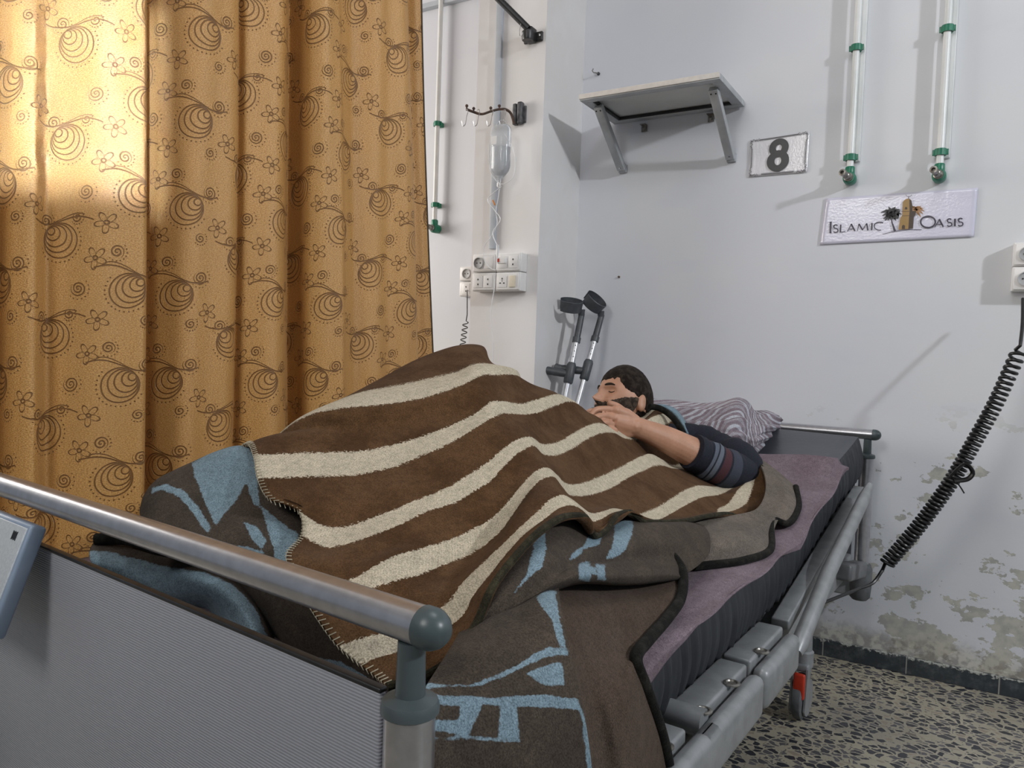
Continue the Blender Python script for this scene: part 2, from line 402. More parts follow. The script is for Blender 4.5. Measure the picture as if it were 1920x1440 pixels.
# curtain fabric
def curtain_mat():
    m, b = newmat('curtain_brocade', rough=.38, Specular_IOR_Level=.65, Sheen_Weight=.05)
    n = X.t.nodes.new('ShaderNodeUVMap'); uv = n.outputs[0]
    nz = X.t.nodes.new('ShaderNodeTexNoise'); nz.inputs['Scale'].default_value = 6; X.t.links.new(uv, nz.inputs[0])
    ad = X.t.nodes.new('ShaderNodeVectorMath'); ad.operation = 'MULTIPLY_ADD'; X.t.links.new(nz.outputs['Color'], ad.inputs[0]); ad.inputs[1].default_value = (.012, .012, 0); X.t.links.new(uv, ad.inputs[2])
    u, v, _ = sep(ad.outputs[0]); Wd, H = .30, .205; lines = None
    def line(d, w=.0009): return 1-d.abs().step(w*.6, w*2.0)
    def acc(a):
        nonlocal lines; lines = a if lines is None else lines.max(a)
    def at(cx, cy): return (u-cx).wrap(Wd/2), (v-cy).wrap(H/2)
    for cx, cy, s in ((.085, .10, 1), (.235, .0, -1)):
        x, y = at(cx, cy)
        for k, r in enumerate((.037, .030, .023, .015, .008)):
            off = .037-r; acc(line(hyp(x-s*off*.75, y+off*.65)-r, .0010))
        ang = X.m('ARCTAN2', y, x); rr = hyp(x, y)
        # dots round the whorl
        dd = (ang/(2*PI)*30).wrap(.5)*.0095; acc((1-hyp(dd, rr-.046).step(.0011, .0021))*((y*1.0-x*s*.6).step(-.02, -.005)))
        # stem
        st = (y+.042)-(x*(2*PI/.16)).sin()*(.010*s); acc(line(st, .0010)*(1-x.abs().step(.07, .072)))
        st2 = (y+.046)-(x*(2*PI/.15)).sin()*(.013*s); acc(line(st2, .0007)*(1-x.abs().step(.05, .052)))
    for cx, cy in ((.015, .035), (.165, .135), (.03, .165)):
        x, y = at(cx, cy); rr = hyp(x, y); ang = X.m('ARCTAN2', y, x)
        pet = ((ang*2.5+.6).sin()).abs()*.019+.004; acc(line(rr-pet, .0011)); acc(line(rr-.004, .0012))
        acc(line((ang*2.5+.6).wrap(PI/2)*rr*.55-.0, .0006)*(1-rr.step(.012, .014))*rr.step(.004, .005)*.7)
    for cx, cy, R_ in ((.135, .055, .016), (.285, .10, .016), (.20, .165, .013), (.055, .02, .013), (.125, .165, .011), (.27, .155, .010)):
        x, y = at(cx, cy); rr = hyp(x, y); ang = X.m('ARCTAN2', y, x)/(2*PI)
        q = (rr/.0068-ang).wrap(.5)*.0068; acc(line(q, .0010)*(1-rr.step(R_, R_+.001)))
        dd = (ang*16).wrap(.5)*(R_*.5); acc((1-hyp(dd, rr-R_*1.45).step(.0009, .0018))*((x+y).step(-.004, .004)))
    fl = noise(tc('UV', (260, 620, 1)), 1, 2, .6); fl2 = noise(tc('UV', (900, 160, 1)), 1, 2, .6); big = noise(uv, 4, 3)
    c = mix(fl.step(.44, .56), (.44, .205, .045), (.70, .41, .13)); c = mix(fl2.step(.5, .7)*.45, c, (.66, .46, .22)); c = mix(big.step(.4, .7)*.35, c, (.50, .28, .09))
    c = mix(lines*.85, c, (.13, .055, .012)); setc(b, c)
    bump(b, fl*.6+fl2*.6-lines*1.5, .9, .0014)
    tr = X.t.nodes.new('ShaderNodeBsdfTranslucent'); tr.inputs[0].default_value = (.55, .27, .06, 1)
    ms = X.t.nodes.new('ShaderNodeMixShader'); ms.inputs[0].default_value = .18
    X.t.links.new(b.outputs[0], ms.inputs[1]); X.t.links.new(tr.outputs[0], ms.inputs[2])
    X.t.links.new(ms.outputs[0], X.t.nodes['Material Output'].inputs[0]); return m
M['curtain'] = curtain_mat()
M['hem'] = mottled('curtain_hem', (.045, .032, .018), (.07, .05, .028), 80, .8)

# ================================================================== SETTING
def struct(name, mb, mat): return mb.build(name, mat, None, smooth=False, kind='structure')
struct('floor', MB().add([(-4.5, -3, 0), (3.5, -3, 0), (3.5, 2.8, 0), (-4.5, 2.8, 0), (-4.5, -3, -.05), (3.5, -3, -.05), (3.5, 2.8, -.05), (-4.5, 2.8, -.05)], [(0, 1, 2, 3), (4, 7, 6, 5), (0, 4, 5, 1), (1, 5, 6, 2), (2, 6, 7, 3), (3, 7, 4, 0)]), M['floor'])
struct('wall_back', MB().box((-.5, 2.77, 1.55), 8, .1, 3.1), M['wall'])
PX0, PX1, PYF = -1.66, -1.366, 2.41
struct('wall_pillar', MB().box(((PX0+PX1)/2, (PYF+2.72)/2, 1.55), PX1-PX0, 2.72-PYF, 3.1), M['pillar'])
struct('ceiling', MB().box((-.5, 0, 3.13), 8, 6, .06), M['pillar'])
# skirting
sk = MB()
sk.box((.95, 2.713, .028), 4.63, .014, .056, bev=.002)
struct('baseboard_back', sk, M['skirt'])
a = W(782, 22); b_ = W(838, 6)
struct('trim_1', MB().box((-2.6, 2.705, (a.z+b_.z)/2), 1.86, .03, .022, bev=.003), M['grey_trunk'])

# ================================================================== CURTAIN
A0 = Vector((-1.753, .806, 0)); B0 = Vector((-1.446, 1.929, 0))
def curtain():
    # (px at mid height, offset towards the room) : folds as seen
    K = [(-260, .00), (-200, .05), (-140, .0), (-80, .04), (-40, .02), (-10, .0), (18, .035), (45, .05), (75, .035), (100, .055), (135, .075), (170, .085), (205, .09), (228, .088), (240, .07), (238, .03), (232, .0), (240, -.015), (262, -.01),
         (285, .03), (320, .055), (360, .06), (395, .05), (420, .03), (432, .01), (440, .03), (470, .05), (505, .05), (530, .02), (548, -.02), (556, .0), (560, .045), (580, .065), (605, .06), (622, .04), (640, .035), (665, .045), (690, .05), (720, .045), (745, .04), (760, .035), (768, .02), (772, -.01), (790, -.02), (803, -.005), (812, .0)]
    n2 = (B0-A0).normalized(); nr = Vector((n2.y, -n2.x, 0))   # towards the room
    pts = []
    for px, d in K:
        r = ray(px, 700); r2 = Vector((r.x, r.y)); c = A0.to_2d(); e = n2.to_2d()
        den = r2.x*e.y-r2.y*e.x; s = (c.x*r2.y-c.y*r2.x)/den; s = -s if False else s
        # solve t*r2 = c + s*e
        s = (c.x*r2.y-c.y*r2.x)/(e.y*r2.x-e.x*r2.y)*1.0
        pts.append((s, d*1.45))
    n = 700; P = cr(np.array(pts), n); R = 240; zs = np.linspace(2.62, .12, R)
    s0 = P[:, 0]; d0 = P[:, 1]; out = np.zeros((R, n, 3)); L_ = s0.max()
    for i, z in enumerate(zs):
        k = (z-1.0)                             # fans out towards the foot
        s = s0 - np.clip((s0-.35)/.83, 0, 1.2)**1.5*.075*k*1.1
        d = d0*(1.0-.12*k)+.010*np.sin(s0*23+z*2.1)+.006*np.sin(s0*60-z*1.3)
        out[i] = np.array(A0)[None]+s[:, None]*np.array(n2)[None]+d[:, None]*np.array(nr)[None]; out[i, :, 2] = z
    c = grid_obj('curtain', out, M['curtain'], None, .0015, label='golden brown brocade curtain with swirl and flower pattern hanging left of the bed', cat='curtain')
    h = MB(); h.tube([Vector(out[i, -1]) for i in range(0, R, 4)], .0045, 6, ry=.7); h.build('curtain_hem', M['hem'], c, label='dark bound side edge')
    rows = out
    return out
CUR = curtain()

# curtain rail
r0 = W(990, 60, 2.365)
rt = empty('curtain_rail', (r0.x, r0.y, r0.z), 'black metal curtain rail fixed to the front of the white pillar', 'curtain rail')
e1 = onp(930, 0, (1, 0, 0), r0.x-.10); dirn = (e1-r0); far = r0+dirn*3.2
MB().tube([r0+Vector((0, 0, .012)), r0+dirn*1.0+Vector((0, 0, .012)), far], .0125, 12).build('rod', M['black'], rt)
mb = MB(); mb.box(r0+Vector((0, .018, -.005)), .03, .04, .05, bev=.004); mb.lathe(r0+Vector((0, .0, -.012)), (0, 0, 1), [(.02, -.018), (.022, -.012), (.022, .012), (.018, .016)], 16); mb.build('bracket', M['black'], rt)
MB().box(Vector((r0.x, 2.4045, r0.z-.006)), .078, .010, .034, bev=.004).build('mounting_plate', M['black'], rt)
for sx in (-.029, .028): MB().lathe((r0.x+sx, 2.3990, r0.z-.004), (0, -1, 0), [(.0055, 0), (.0055, .002), (.003, .0035)], 12).build('screw', M['chrome'], rt, label='bright screw head')
hk = empty('curtain_hook', r0+Vector((-.01, -.03, 0)), 'thin wire curtain hook hanging on the end of the black rail', 'hook')
MB().tube([r0+Vector(q) for q in ((-.018, -.02, .03), (-.02, -.025, .0), (-.016, -.03, -.02), (-.008, -.032, -.026), (-.003, -.03, -.012))], .0012, 6).build('wire', M['chrome'], hk)

# ================================================================== PIPES
def pipe(px, xw, zt, zb, clamps, label, wide=False, valve=True):
    root = empty('wall_pipe', (xw, 2.70, zb), label, 'pipe', 'white gas pipes with green clips on the wall')
    MB().tube([(xw, 2.69, zb+.01), (xw, 2.69, zt)], .0105, 16).build('pipe', M['whitepipe'], root)
    if wide: MB().box((xw+.012, 2.713, (zb+zt)/2+.02), .026, .014, zt-zb-.05, bev=.002).build('trunking', M['whitepipe'], root)
    for cz in clamps:
        m = MB(); n = 14
        for k in range(n+1):
            pass
        arc = [Vector((xw+.0145*math.cos(t), 2.69-.0145*math.sin(t), cz)) for t in np.linspace(-.5, PI+.5, 15)]
        for p, q in zip(arc[:-1], arc[1:]):
            m.box((p+q)/2, (q-p).length*1.15, .004, .020, ax=((q-p).normalized(), UP.cross((q-p).normalized()), UP))
        m.box((xw, 2.712, cz), .026, .016, .020, bev=.002); m.box((xw-.018, 2.690, cz), .008, .005, .018, bev=.001); m.box((xw+.018, 2.690, cz), .008, .005, .018, bev=.001)
        m.build('clamp', M['green'], root)
    if valve:
        m = MB(); m.lathe((xw, 2.69, zb+.025), (0, 0, -1), [(.013, 0), (.015, .004), (.015, .03), (.012, .036)], 18)
        m.lathe((xw, 2.715, zb-.012), (0, -1, 0), [(.019, 0), (.020, .012), (.020, .034), (.016, .042)], 20); m.build('elbow', M['green'], root)
        m = MB(); m.lathe((xw, 2.678, zb-.012), (-.22, -1, .1), [(.014, 0), (.014, .010), (.0105, .012), (.0105, .03), (.0085, .032), (.0085, .052), (.011, .054), (.011, .06), (.006, .061), (.006, .05)], 18); m.build('outlet_nozzle', M['steel'], root)
pipe(0, -.372, 3.05, 1.600, (2.005, 1.655), 'white wall pipe with green clips left of the two over the wide notice', True)
pipe(0, -.117, 3.05, 1.585, (2.018, 1.645), 'white wall pipe with green clips right of the two over the wide notice', True)
pipe(0, -2.056, 3.05, 1.53, (1.972, 1.620), 'white wall pipe with green clips beside the curtain edge, beyond the pillar', False)

# trunking on pillar
tk = W(935, 0, 2.40)
MB().box((-1.562, 2.404, 2.2), .026, .013, 1.66, bev=.002).build('cable_trunking', M['grey_trunk'], None, label='narrow grey cable trunking running down the white pillar to the sockets', cat='trunking')

# ================================================================== SOCKETS
def socket(name, x0, x1, z0, z1, yb, dep, kind, label, group):
    cx, cz = (x0+x1)/2, (z0+z1)/2; w_, h_ = x1-x0, z1-z0; yf = yb-dep
    root = empty(name, (cx, yb, z0), label, 'socket', group)
    MB().box((cx, yb-dep/2, cz), w_, dep, h_, bev=.003).build('housing', M['white'], root)
    MB().box((cx, yf-.002, cz), w_*.93, .006, h_*.9, bev=.0028).build('faceplate', M['white'], root)
    def round_(x):
        MB().lathe((x, yf-.006, cz), (0, -1, 0), [(.019, 0), (.021, .001), (.021, .004), (.0185, .004), (.018, -.0005), (.001, -.0005)], 24).build('round_outlet', M['socket_grey'], root)
        m = MB()
        for s in (-1, 1): m.lathe((x+s*.0075, yf-.0062, cz), (0, -1, 0), [(.0024, 0), (.0024, .0008)], 10)
        m.build('pin_holes', M['hole'], root)
    def pins(x, pts):
        MB().box((x, yf-.0055, cz), .038, .002, .044, bev=.0008).build('outlet_insert', M['white'], root)
        m = MB()
        for dx, dz, a_, b2 in pts: m.box((x+dx, yf-.0068, cz+dz), a_, .0012, b2)
        m.build('pin_holes', M['hole'], root)
    two = ((0, .009, .004, .006), (0, -.009, .004, .006)); uni = ((0, .010, .004, .006), (-.008, -.006, .006, .004), (.008, -.006, .006, .004), (0, .002, .003, .003))
    for i, k in enumerate(kind):
        x = cx+(i-(len(kind)-1)/2)*w_*.42
        if k == 'r': round_(x)
        elif k == '2': pins(x, two)
        elif k == 'u': pins(x, uni)
        elif k == 's': MB().box((x, yf-.007, cz), .026, .005, .042, bev=.001).build('switch', M['cream_switch'], root, label='cream rocker switch')
        elif k == 'b': MB().box((x, yf-.0055, cz), .038, .002, .044, bev=.0008).build('blank_insert', M['white'], root)
    return root
g = 'white socket boxes in the block of four on the pillar'
p0 = W(887, 477, 2.365); p1 = W(975, 545, 2.365); xm = (p0.x+p1.x)/2; zm = (p0.z+p1.z)/2
socket('wall_socket', p0.x, xm-.001, zm+.001, p0.z, 2.41, .045, 'rb', 'white socket box with one round outlet, upper left of the block on the pillar', g)
socket('wall_socket', xm+.001, p1.x, zm+.001, p0.z, 2.41, .045, 'b2', 'white socket box behind the drip tube, upper right of the block on the pillar', g)
socket('wall_socket', p0.x, xm-.001, p1.z, zm-.001, 2.41, .045, '22', 'white socket box with two pairs of pin holes, lower left of the block', g)
socket('wall_socket', xm+.001, p1.x, p1.z, zm-.001, 2.41, .045, 'us', 'white socket box with cream rocker switch, lower right of the block', g)
g2 = 'white socket boxes half hidden behind the pillar'
q0 = W(863, 500, 2.68); q1 = W(863, 528, 2.68); q2 = W(863, 556, 2.68)
socket('wall_socket', q0.x, q0.x+.075, q1.z+.001, q0.z, 2.72, .04, 'r', 'upper white socket with round outlet left of the pillar edge', g2)
socket('wall_socket', q0.x, q0.x+.075, q2.z, q1.z-.001, 2.72, .04, '2', 'lower white socket with pin holes left of the pillar edge', g2)
g3 = 'white socket boxes at the right edge of the photo'
q0 = W(1901, 455, 2.68); q1 = W(1901, 500, 2.68); q2 = W(1901, 546, 2.68)
socket('wall_socket', q0.x, q0.x+.12, q1.z+.001, q0.z, 2.72, .04, 'r2', 'upper white wall socket above the black coiled cord', g3)
socket('wall_socket', q0.x, q0.x+.12, q2.z, q1.z-.001, 2.72, .04, 'r2', 'lower white wall socket above the black coiled cord', g3)

# ================================================================== SHELF
def shelf():
    x0, x1, y0, y1, zt, th = -1.222, -.728, 2.405, 2.712, 1.892, .020
    root = empty('wall_shelf', ((x0+x1)/2, 2.72, zt-.2), 'grey metal framed wall shelf on two slanted brackets, empty', 'shelf')
    m = MB(); fw = .034; zc = zt-th/2
    m.box(((x0+x1)/2, y0+fw/2+.002, zc), x1-x0, fw, th, bev=.0015); m.box(((x0+x1)/2, y1-fw/2, zc), x1-x0, fw, th, bev=.0015)
    for x in (x0+fw/2, x1-fw/2): m.box((x, (y0+y1)/2, zc), fw, y1-y0-2*fw-.003, th, bev=.001)
    m.build('frame', M['shelfm'], root)
    MB().box(((x0+x1)/2, (y0+y1)/2, zt-.004), x1-x0-2*fw, y1-y0-2*fw, .006).build('board', M['shelfw'], root)
    MB().box(((x0+x1)/2, y0-.001, zc+.002), x1-x0, .004, th-.003, bev=.001).build('edge_strip', M['shelffront'], root, label='pale front edge strip')
    MB().box(((x0+x1)/2, y1-fw-.004, zt-.0135), x1-x0-2*fw, .009, .008).build('gasket', M['hole'], root, label='black gap strip'); 
    MB().box((x0+fw+.004, (y0+y1)/2, zt-.0135), .009, y1-y0-2*fw, .008).build('gasket', M['hole'], root)
    for xb, sg in ((x0+.043, 1), (x1-.038, -1)):
        top = Vector((xb-.004, y0+.075, zt-th-.002)); bot = Vector((xb, 2.700, 1.697)); d = (bot-top).normalized(); wv = Vector((1, 0, 0)); nrm = wv.cross(d)
        m = MB(); m.box((top+bot)/2, .030, (bot-top).length, .024, ax=(wv, d, nrm), bev=.0015); m.box(Vector((xb, 2.712, 1.70)), .030, .016, .03, bev=.001)
        br = m.build('bracket', M['shelfm'], root)
        for k in (-.008, .008): MB().lathe(top+wv*k+d*.012-nrm*.0115*(1 if nrm.z > 0 else -1), -nrm*(1 if nrm.z > 0 else -1), [(.0028, 0), (.0028, .0015)], 10).build('rivet', M['hole'], br)
        MB().lathe(bot-d*.012-nrm*.0115*(1 if nrm.z > 0 else -1), -nrm*(1 if nrm.z > 0 else -1), [(.0045, 0), (.0045, .0015), (.002, .002)], 12).build('screw', M['chrome'], br)
    for px, py in ((1208, 241), (1333, 222)):
        p = W(px, py, 2.715); m = MB(); m.box((p.x, 2.716, p.z), .022, .004, .024); m.box((p.x, 2.705, p.z+.012), .022, .02, .003)
        t = m.build('wall_tab', M['steel'], root); MB().lathe((p.x, 2.714, p.z), (0, -1, 0), [(.0065, 0), (.0065, .002), (.003, .003)], 14).build('screw', M['steel'], t)
shelf()

# ================================================================== SIGNS
def sheet(name, quad, mat, label, cat, curl=.004):
    """quad = px corners TL TR BR BL on the head wall"""
    c = [W(*q, 2.7165) for q in quad]; n, m_ = 30, 16; G = np.zeros((m_, n, 3))
    for i in range(m_):
        for j in range(n):
            u, v = j/(n-1), i/(m_-1); p = c[0].lerp(c[1], u).lerp(c[3].lerp(c[2], u), v)
            e = max(abs(u-.5)*2, 0)**8*.6+max(abs(v-.5)*2, 0)**8*.6
            G[i, j] = (p.x, p.y-curl*e*(.4+.6*mnoise.noise((u*3, v*3, 1))**2*4)-.0003, p.z)
    return grid_obj(name, G, mat, None, .0006, label=label, cat=cat, flip=False), c
s8, c8 = sheet('number_sign', ((1407, 263), (1518, 246), (1513, 323), (1404, 332)), M['paper8'], 'small laminated card with a bold black 8 right of the shelf', 'sign', .0012)
def uvp(c, u, v, off=.0035):
    p = c[0].lerp(c[1], u).lerp(c[3].lerp(c[2], u), v); return Vector((p.x, p.y-off, p.z))
def ring_mesh(c, cu, cv, ro, ri, off, asp):
    n = 40; vs = []; k = asp
    for i in range(n):
        a_ = 2*PI*i/n; ca, sa = math.cos(a_), math.sin(a_)
        vs.append(uvp(c, cu+ro[0]*ca/k, cv+ro[1]*sa, off)); vs.append(uvp(c, cu+ri[0]*ca/k, cv+ri[1]*sa, off))
    return vs, [(2*i, 2*((i+1) % n), 2*((i+1) % n)+1, 2*i+1) for i in range(n)]
asp = 1.5; m = MB()
m.add(*ring_mesh(c8, .505, .315, (.250, .240), (.075, .085), .0040, asp))
m.add(*ring_mesh(c8, .500, .650, (.285, .275), (.085, .110), .0042, asp))
m.build('numeral', M['ink'], s8, smooth=False)
m = MB()
def line_uv(m, c, pts, w_, off=.004, kx=1):
    pts = [Vector((p[0]*kx, p[1])) for p in pts]
    for p, q in zip(pts[:-1], pts[1:]):
        d = (q-p); 
        if d.length < 1e-6: continue
        d.normalize(); nn = Vector((-d.y, d.x))*w_/2
        m.add([uvp(c, v.x/kx, v.y, off) for v in (p-nn, q-nn, q+nn, p+nn)], [(0, 1, 2, 3)])
random.seed(3)
for (u0, v0, u1, v1) in ((.16, .035, .84, .035), (.22, .965, .78, .965), (.035, .24, .035, .76), (.962, .24, .962, .76)):
    line_uv(m, c8, [(u0, v0), (u1, v1)], .016, .004, asp)
    du, dv = (0, .025) if u0 != u1 else (.017, 0)
    line_uv(m, c8, [(u0, v0+dv*(1 if v0 < .5 else -1)), (u1, v1+dv*(1 if v0 < .5 else -1))] if u0 != u1 else [(u0+du*(1 if u0 < .5 else -1), v0), (u1+du*(1 if u0 < .5 else -1), v1)], .008, .004, asp)
for cu in (0, 1):
    for cv in (0, 1):
        for k in range(9):
            a_ = k/8; ox = .03+a_*.13; oy = .035+.02*math.sin(k*2.1)
            for (x, y) in ((ox, oy), (.028+.012*math.cos(k*1.7), .05+a_*.18)):
                u_, v_ = (x if cu == 0 else 1-x), (y if cv == 0 else 1-y)
                line_uv(m, c8, [(u_+.012*math.cos(t), v_+.017*math.sin(t)) for t in np.linspace(k, k+4.4, 7)], .008, .0041, asp)
m.build('ornamental_border', M['ink'], s8, smooth=False)

so, co = sheet('oasis_sign', ((1548, 372), (1834, 352), (1826, 444), (1537, 459)), M['paper'], 'wide laminated notice reading Islamic Oasis with minaret and palms', 'sign', .001)
# the sheet is a rectangle: take corners straight
def S2(px, py): return W(px, py, 2.7125)
def stroke(m, pts, w0, w1=None, dy=0):
    """tapered ribbon through pixel points on the sign"""
    P = [S2(*p)+Vector((0, dy, 0)) for p in pts]; n = len(P); w1 = w0 if w1 is None else w1; vs = []
    for i, p in enumerate(P):
        d = (P[min(i+1, n-1)]-P[max(i-1, 0)]).normalized(); nn = Vector((-d.z, 0, d.x)); w_ = (w0+(w1-w0)*i/(n-1))/2
        vs += [p+nn*w_, p-nn*w_]
    m.add(vs, [(2*i, 2*i+2, 2*i+3, 2*i+1) for i in range(n-1)])
Z7 = lambda X_, Y_: (1520+X_/5.647, 340+Y_/5.647)   # zoomed reading -> px
def st(m, pts, w0, w1=None): stroke(m, [Z7(*p) for p in pts], w0*.00043, None if w1 is None else w1*.00043)
def arc(cx, cy, rx, ry, a0, a1, n=18): return [(cx+rx*math.cos(math.radians(a0+(a1-a0)*i/n)), cy+ry*math.sin(math.radians(a0+(a1-a0)*i/n))) for i in range(n+1)]
def letter_S(m, x, y, h, w_):   # x,y centre
    st(m, arc(x+w_*.02, y-h*.25, w_*.42, h*.23, -35, -180, 10)+arc(x+w_*.02, y-h*.25, w_*.42, h*.23, -180, -270, 6)[1:]+arc(x, y+h*.23, w_*.48, h*.25, -90, 90, 10)+arc(x, y+h*.23, w_*.48, h*.25, 90, 150, 6)[1:], 9, 7)
m = MB()
st(m, [(212, 430), (208, 545)], 14, 13); st(m, [(200, 431), (226, 429)], 4); st(m, [(197, 546), (222, 544)], 4)      # I
letter_S(m, 264, 500, 84, 50)
st(m, [(318, 458), (314, 536)], 11); st(m, [(308, 537), (360, 533), (364, 520)], 6, 4)      # L
st(m, [(388, 532), (430, 452)], 5); st(m, [(428, 450), (468, 526)], 12, 11); st(m, [(404, 505), (452, 502)], 5)      # A
st(m, [(494, 524), (510, 450)], 5); st(m, [(510, 450), (550, 515)], 11); st(m, [(550, 515), (592, 445)], 5); st(m, [(592, 445), (606, 520)], 11)   # M
st(m, [(648, 440), (645, 517)], 11)     # I
st(m, arc(730, 474, 58, 42, -52, -285, 22), 9, 5)
m.build('lettering', M['ink2'], so, smooth=False); m = MB()
n_ = arc(1242, 430, 78, 60, 0, 360, 36); st(m, n_, 11)     # O
st(m, [(1312, 486), (1362, 402)], 5); st(m, [(1360, 400), (1404, 482)], 12, 11); st(m, [(1332, 456), (1388, 454)], 5)
letter_S(m, 1468, 436, 82, 54)
st(m, [(1528, 395), (1526, 476)], 12)
letter_S(m, 1585, 432, 84, 56)
m.build('lettering', M['ink2'], so, smooth=False)
m = MB(); st(m, arc(1038, 140, 30, 22, 0, 180, 14), 3); st(m, [(1038, 162), (1035, 185)], 4); m.build('crescent', M['ink2'], so, smooth=False)
m = MB(); st(m, [(760, 560), (850, 537), (950, 520), (1060, 510), (1175, 512)], 3, 4); st(m, [(892, 527), (880, 490), (862, 440), (850, 385)], 16, 7)
m.build('ground_line', M['ink2'], so, smooth=False)
def frond(m, cx, cy, tips, w0=24):
    for tx, ty, sag in tips:
        mx, my = (cx+tx)/2, (cy+ty)/2-sag; st(m, [(cx, cy), ((cx+mx)/2, (cy+my)/2-sag*.3), (mx, my), ((mx+tx)/2, (my+ty)/2+2), (tx, ty)], w0, 3)
m = MB()
frond(m, 852, 335, [(742, 328, 22), (758, 362, 12), (768, 400, 4), (785, 415, 0), (815, 415, 0), (835, 395, 0), (870, 400, 0), (905, 418, 2), (935, 385, 8), (960, 345, 14), (945, 295, 16), (900, 268, 12), (868, 285, 0), (825, 268, 10), (800, 300, 8)], 34)
st(m, [(800, 335), (940, 340)], 50, 46); st(m, [(820, 365), (930, 370)], 40, 36)
m.build('dark_palm', M['ink'], so, smooth=False)
m = MB(); frond(m, 1110, 300, [(1205, 318, 22), (1190, 345, 14), (1168, 380, 4), (1145, 355, 2), (1192, 285, 14), (1168, 262, 10), (1130, 262, 6), (1100, 262, 0), (1080, 260, 0)], 26); st(m, [(1085, 320), (1085, 265)], 26, 18)
m.build('orange_palm', M['palm2'], so, smooth=False)
def poly(m, pts, dy=0): m.add([S2(*Z7(*p))+Vector((0, dy, 0)) for p in pts], [tuple(range(len(pts)))])
m = MB(); poly(m, [(928, 512), (950, 385), (968, 362), (970, 318), (975, 225), (990, 200), (1012, 186), (1036, 182), (1050, 186), (1046, 262), (1048, 318), (1042, 385), (1034, 505)], -.0004)
m.build('minaret', M['gold'], so, smooth=False)
m = MB(); poly(m, [(1046, 186), (1066, 200), (1072, 228), (1078, 262), (1078, 316), (1116, 318), (1105, 362), (1092, 380), (1082, 500), (1034, 503), (1042, 385), (1048, 318), (1046, 262)], -.0005)
poly(m, [(965, 505), (967, 470), (983, 460), (998, 470), (998, 505)], -.0007); poly(m, [(996, 298), (1000, 276), (1012, 270), (1022, 278), (1024, 298)], -.0007)
stroke(m, [Z7(960, 320), Z7(1116, 316)], .0012, dy=-.0008); stroke(m, [Z7(966, 366), Z7(1104, 360)], .0012, dy=-.0008)
m.build('minaret_shade', M['golddark'], so, smooth=False)

# wall hook, wall plug
p = W(1116, 135, 2.70); r_ = empty('wall_hook', p, 'small dark screw hook in the wall above left end of shelf', 'hook')
MB().tube([(p.x+.006, 2.72, p.z-.002), (p.x+.004, 2.70, p.z-.004), (p.x-.004, 2.692, p.z-.004), (p.x-.008, 2.69, p.z+.003), (p.x-.004, 2.69, p.z+.010)], .0022, 8).build('hook', M['steel'], r_)
MB().lathe((p.x+.006, 2.72, p.z-.002), (0, -1, 0), [(.006, 0), (.006, .006), (.003, .009)], 12).build('plug', M['iron'], r_)
p = W(1160, 519, 2.715); MB().lathe((p.x, 2.72, p.z), (0, -1, 0), [(.004, 0), (.004, .006), (.002, .008)], 10).build('wall_screw', M['rust'], None, label='tiny rusty screw in the wall below the shelf', cat='screw')

# ================================================================== DRIP STAND ON PILLAR
p = W(971, 214, 2.395); root = empty('drip_rail', (p.x, 2.41, p.z-.04), 'rusty iron drip hanger arm bolted to the white pillar', 'drip hanger')
m = MB(); m.box((p.x-.011, 2.397, p.z), .016, .022, .076, bev=.004); m.box((p.x+.011, 2.395, p.z+.002), .020, .024, .080, bev=.006); m.box((p.x, 2.406, p.z), .058, .006, .06, bev=.002); m.build('wall_plate', M['iron'], root)
arm = [W(*q) for q in ((964, 232, 2.385), (959, 215, 2.37), (950, 206, 2.35), (936, 205, 2.325), (920, 209, 2.30), (903, 214, 2.275), (888, 210, 2.25), (875, 205, 2.225))]
MB().tube([Vector(q) for q in cr([tuple(a_) for a_ in arm], 40)], .0042, 8, ry=1.3).build('arm', M['rust'], root)
for a_ in (arm[7], arm[6], arm[4], arm[3]): MB().lathe(a_, (0, 0, 1), [(.003, 0), (.003, .008), (.0055, .010), (.0055, .014), (.003, .017)], 10).build('peg', M['rust'], root)
places = ('outer end', 'second peg', 'middle', 'inner end')
for i, (px, y) in enumerate(((870, 2.215), (892, 2.245), (917, 2.29), (941, 2.33))):
    c = W(px, 222, y); r_ = empty('drip_hook', c, 'thin steel S hook hanging at the %s of the drip hanger arm' % ('outer tip', 'outer third', 'middle', 'wall end')[i], 'hook', 'thin S hooks on the drip hanger arm')
    pts = [(.006, 0, .028), (.012, 0, .030), (.016, 0, .022), (.012, 0, .008), (.009, 0, -.010), (.004, 0, -.024), (-.002, 0, -.027), (-.007, 0, -.018), (-.010, 0, -.008)]
    MB().tube([c+Vector(q[:3]) for q in cr([(a_, c_, b2) for a_, b2, c_ in pts], 30)[:, [0, 2, 1]]], .0013, 7).build('wire', M['chrome'], r_)
# drip bottle
bt = W(938, 236, 2.325); bb = W(938, 345, 2.325); hgt = bt.z-bb.z; cx, cz = (bt.x+bb.x)/2, bb.z
root = empty('drip_bottle', (cx, 2.325, cz), 'clear plastic infusion bottle hanging from the drip arm on the pillar', 'infusion bottle')
prof = [(.006, 0), (.008, .012), (.012, .020), (.022, .030), (.035, .045), (.040, .06), (.0405, .08), (.039, .10), (.0405, .12), (.040, hgt-.02), (.038, hgt-.008), (.030, hgt)]
MB().lathe((cx, 2.325, cz), (0, 0, 1), prof, 32, .72).build('bottle', M['clear'], root)
MB().lathe((cx, 2.325, cz), (0, 0, 1), [(.001, .03), (.020, .036), (.032, .05), (.035, .06), (.0345, .1), (.0345, .13), (.001, .131)], 24, .72).build('fluid', mottled('cloudy_fluid', (.55, .58, .62), (.66, .68, .71), 14, .2, Transmission_Weight=.5), root)
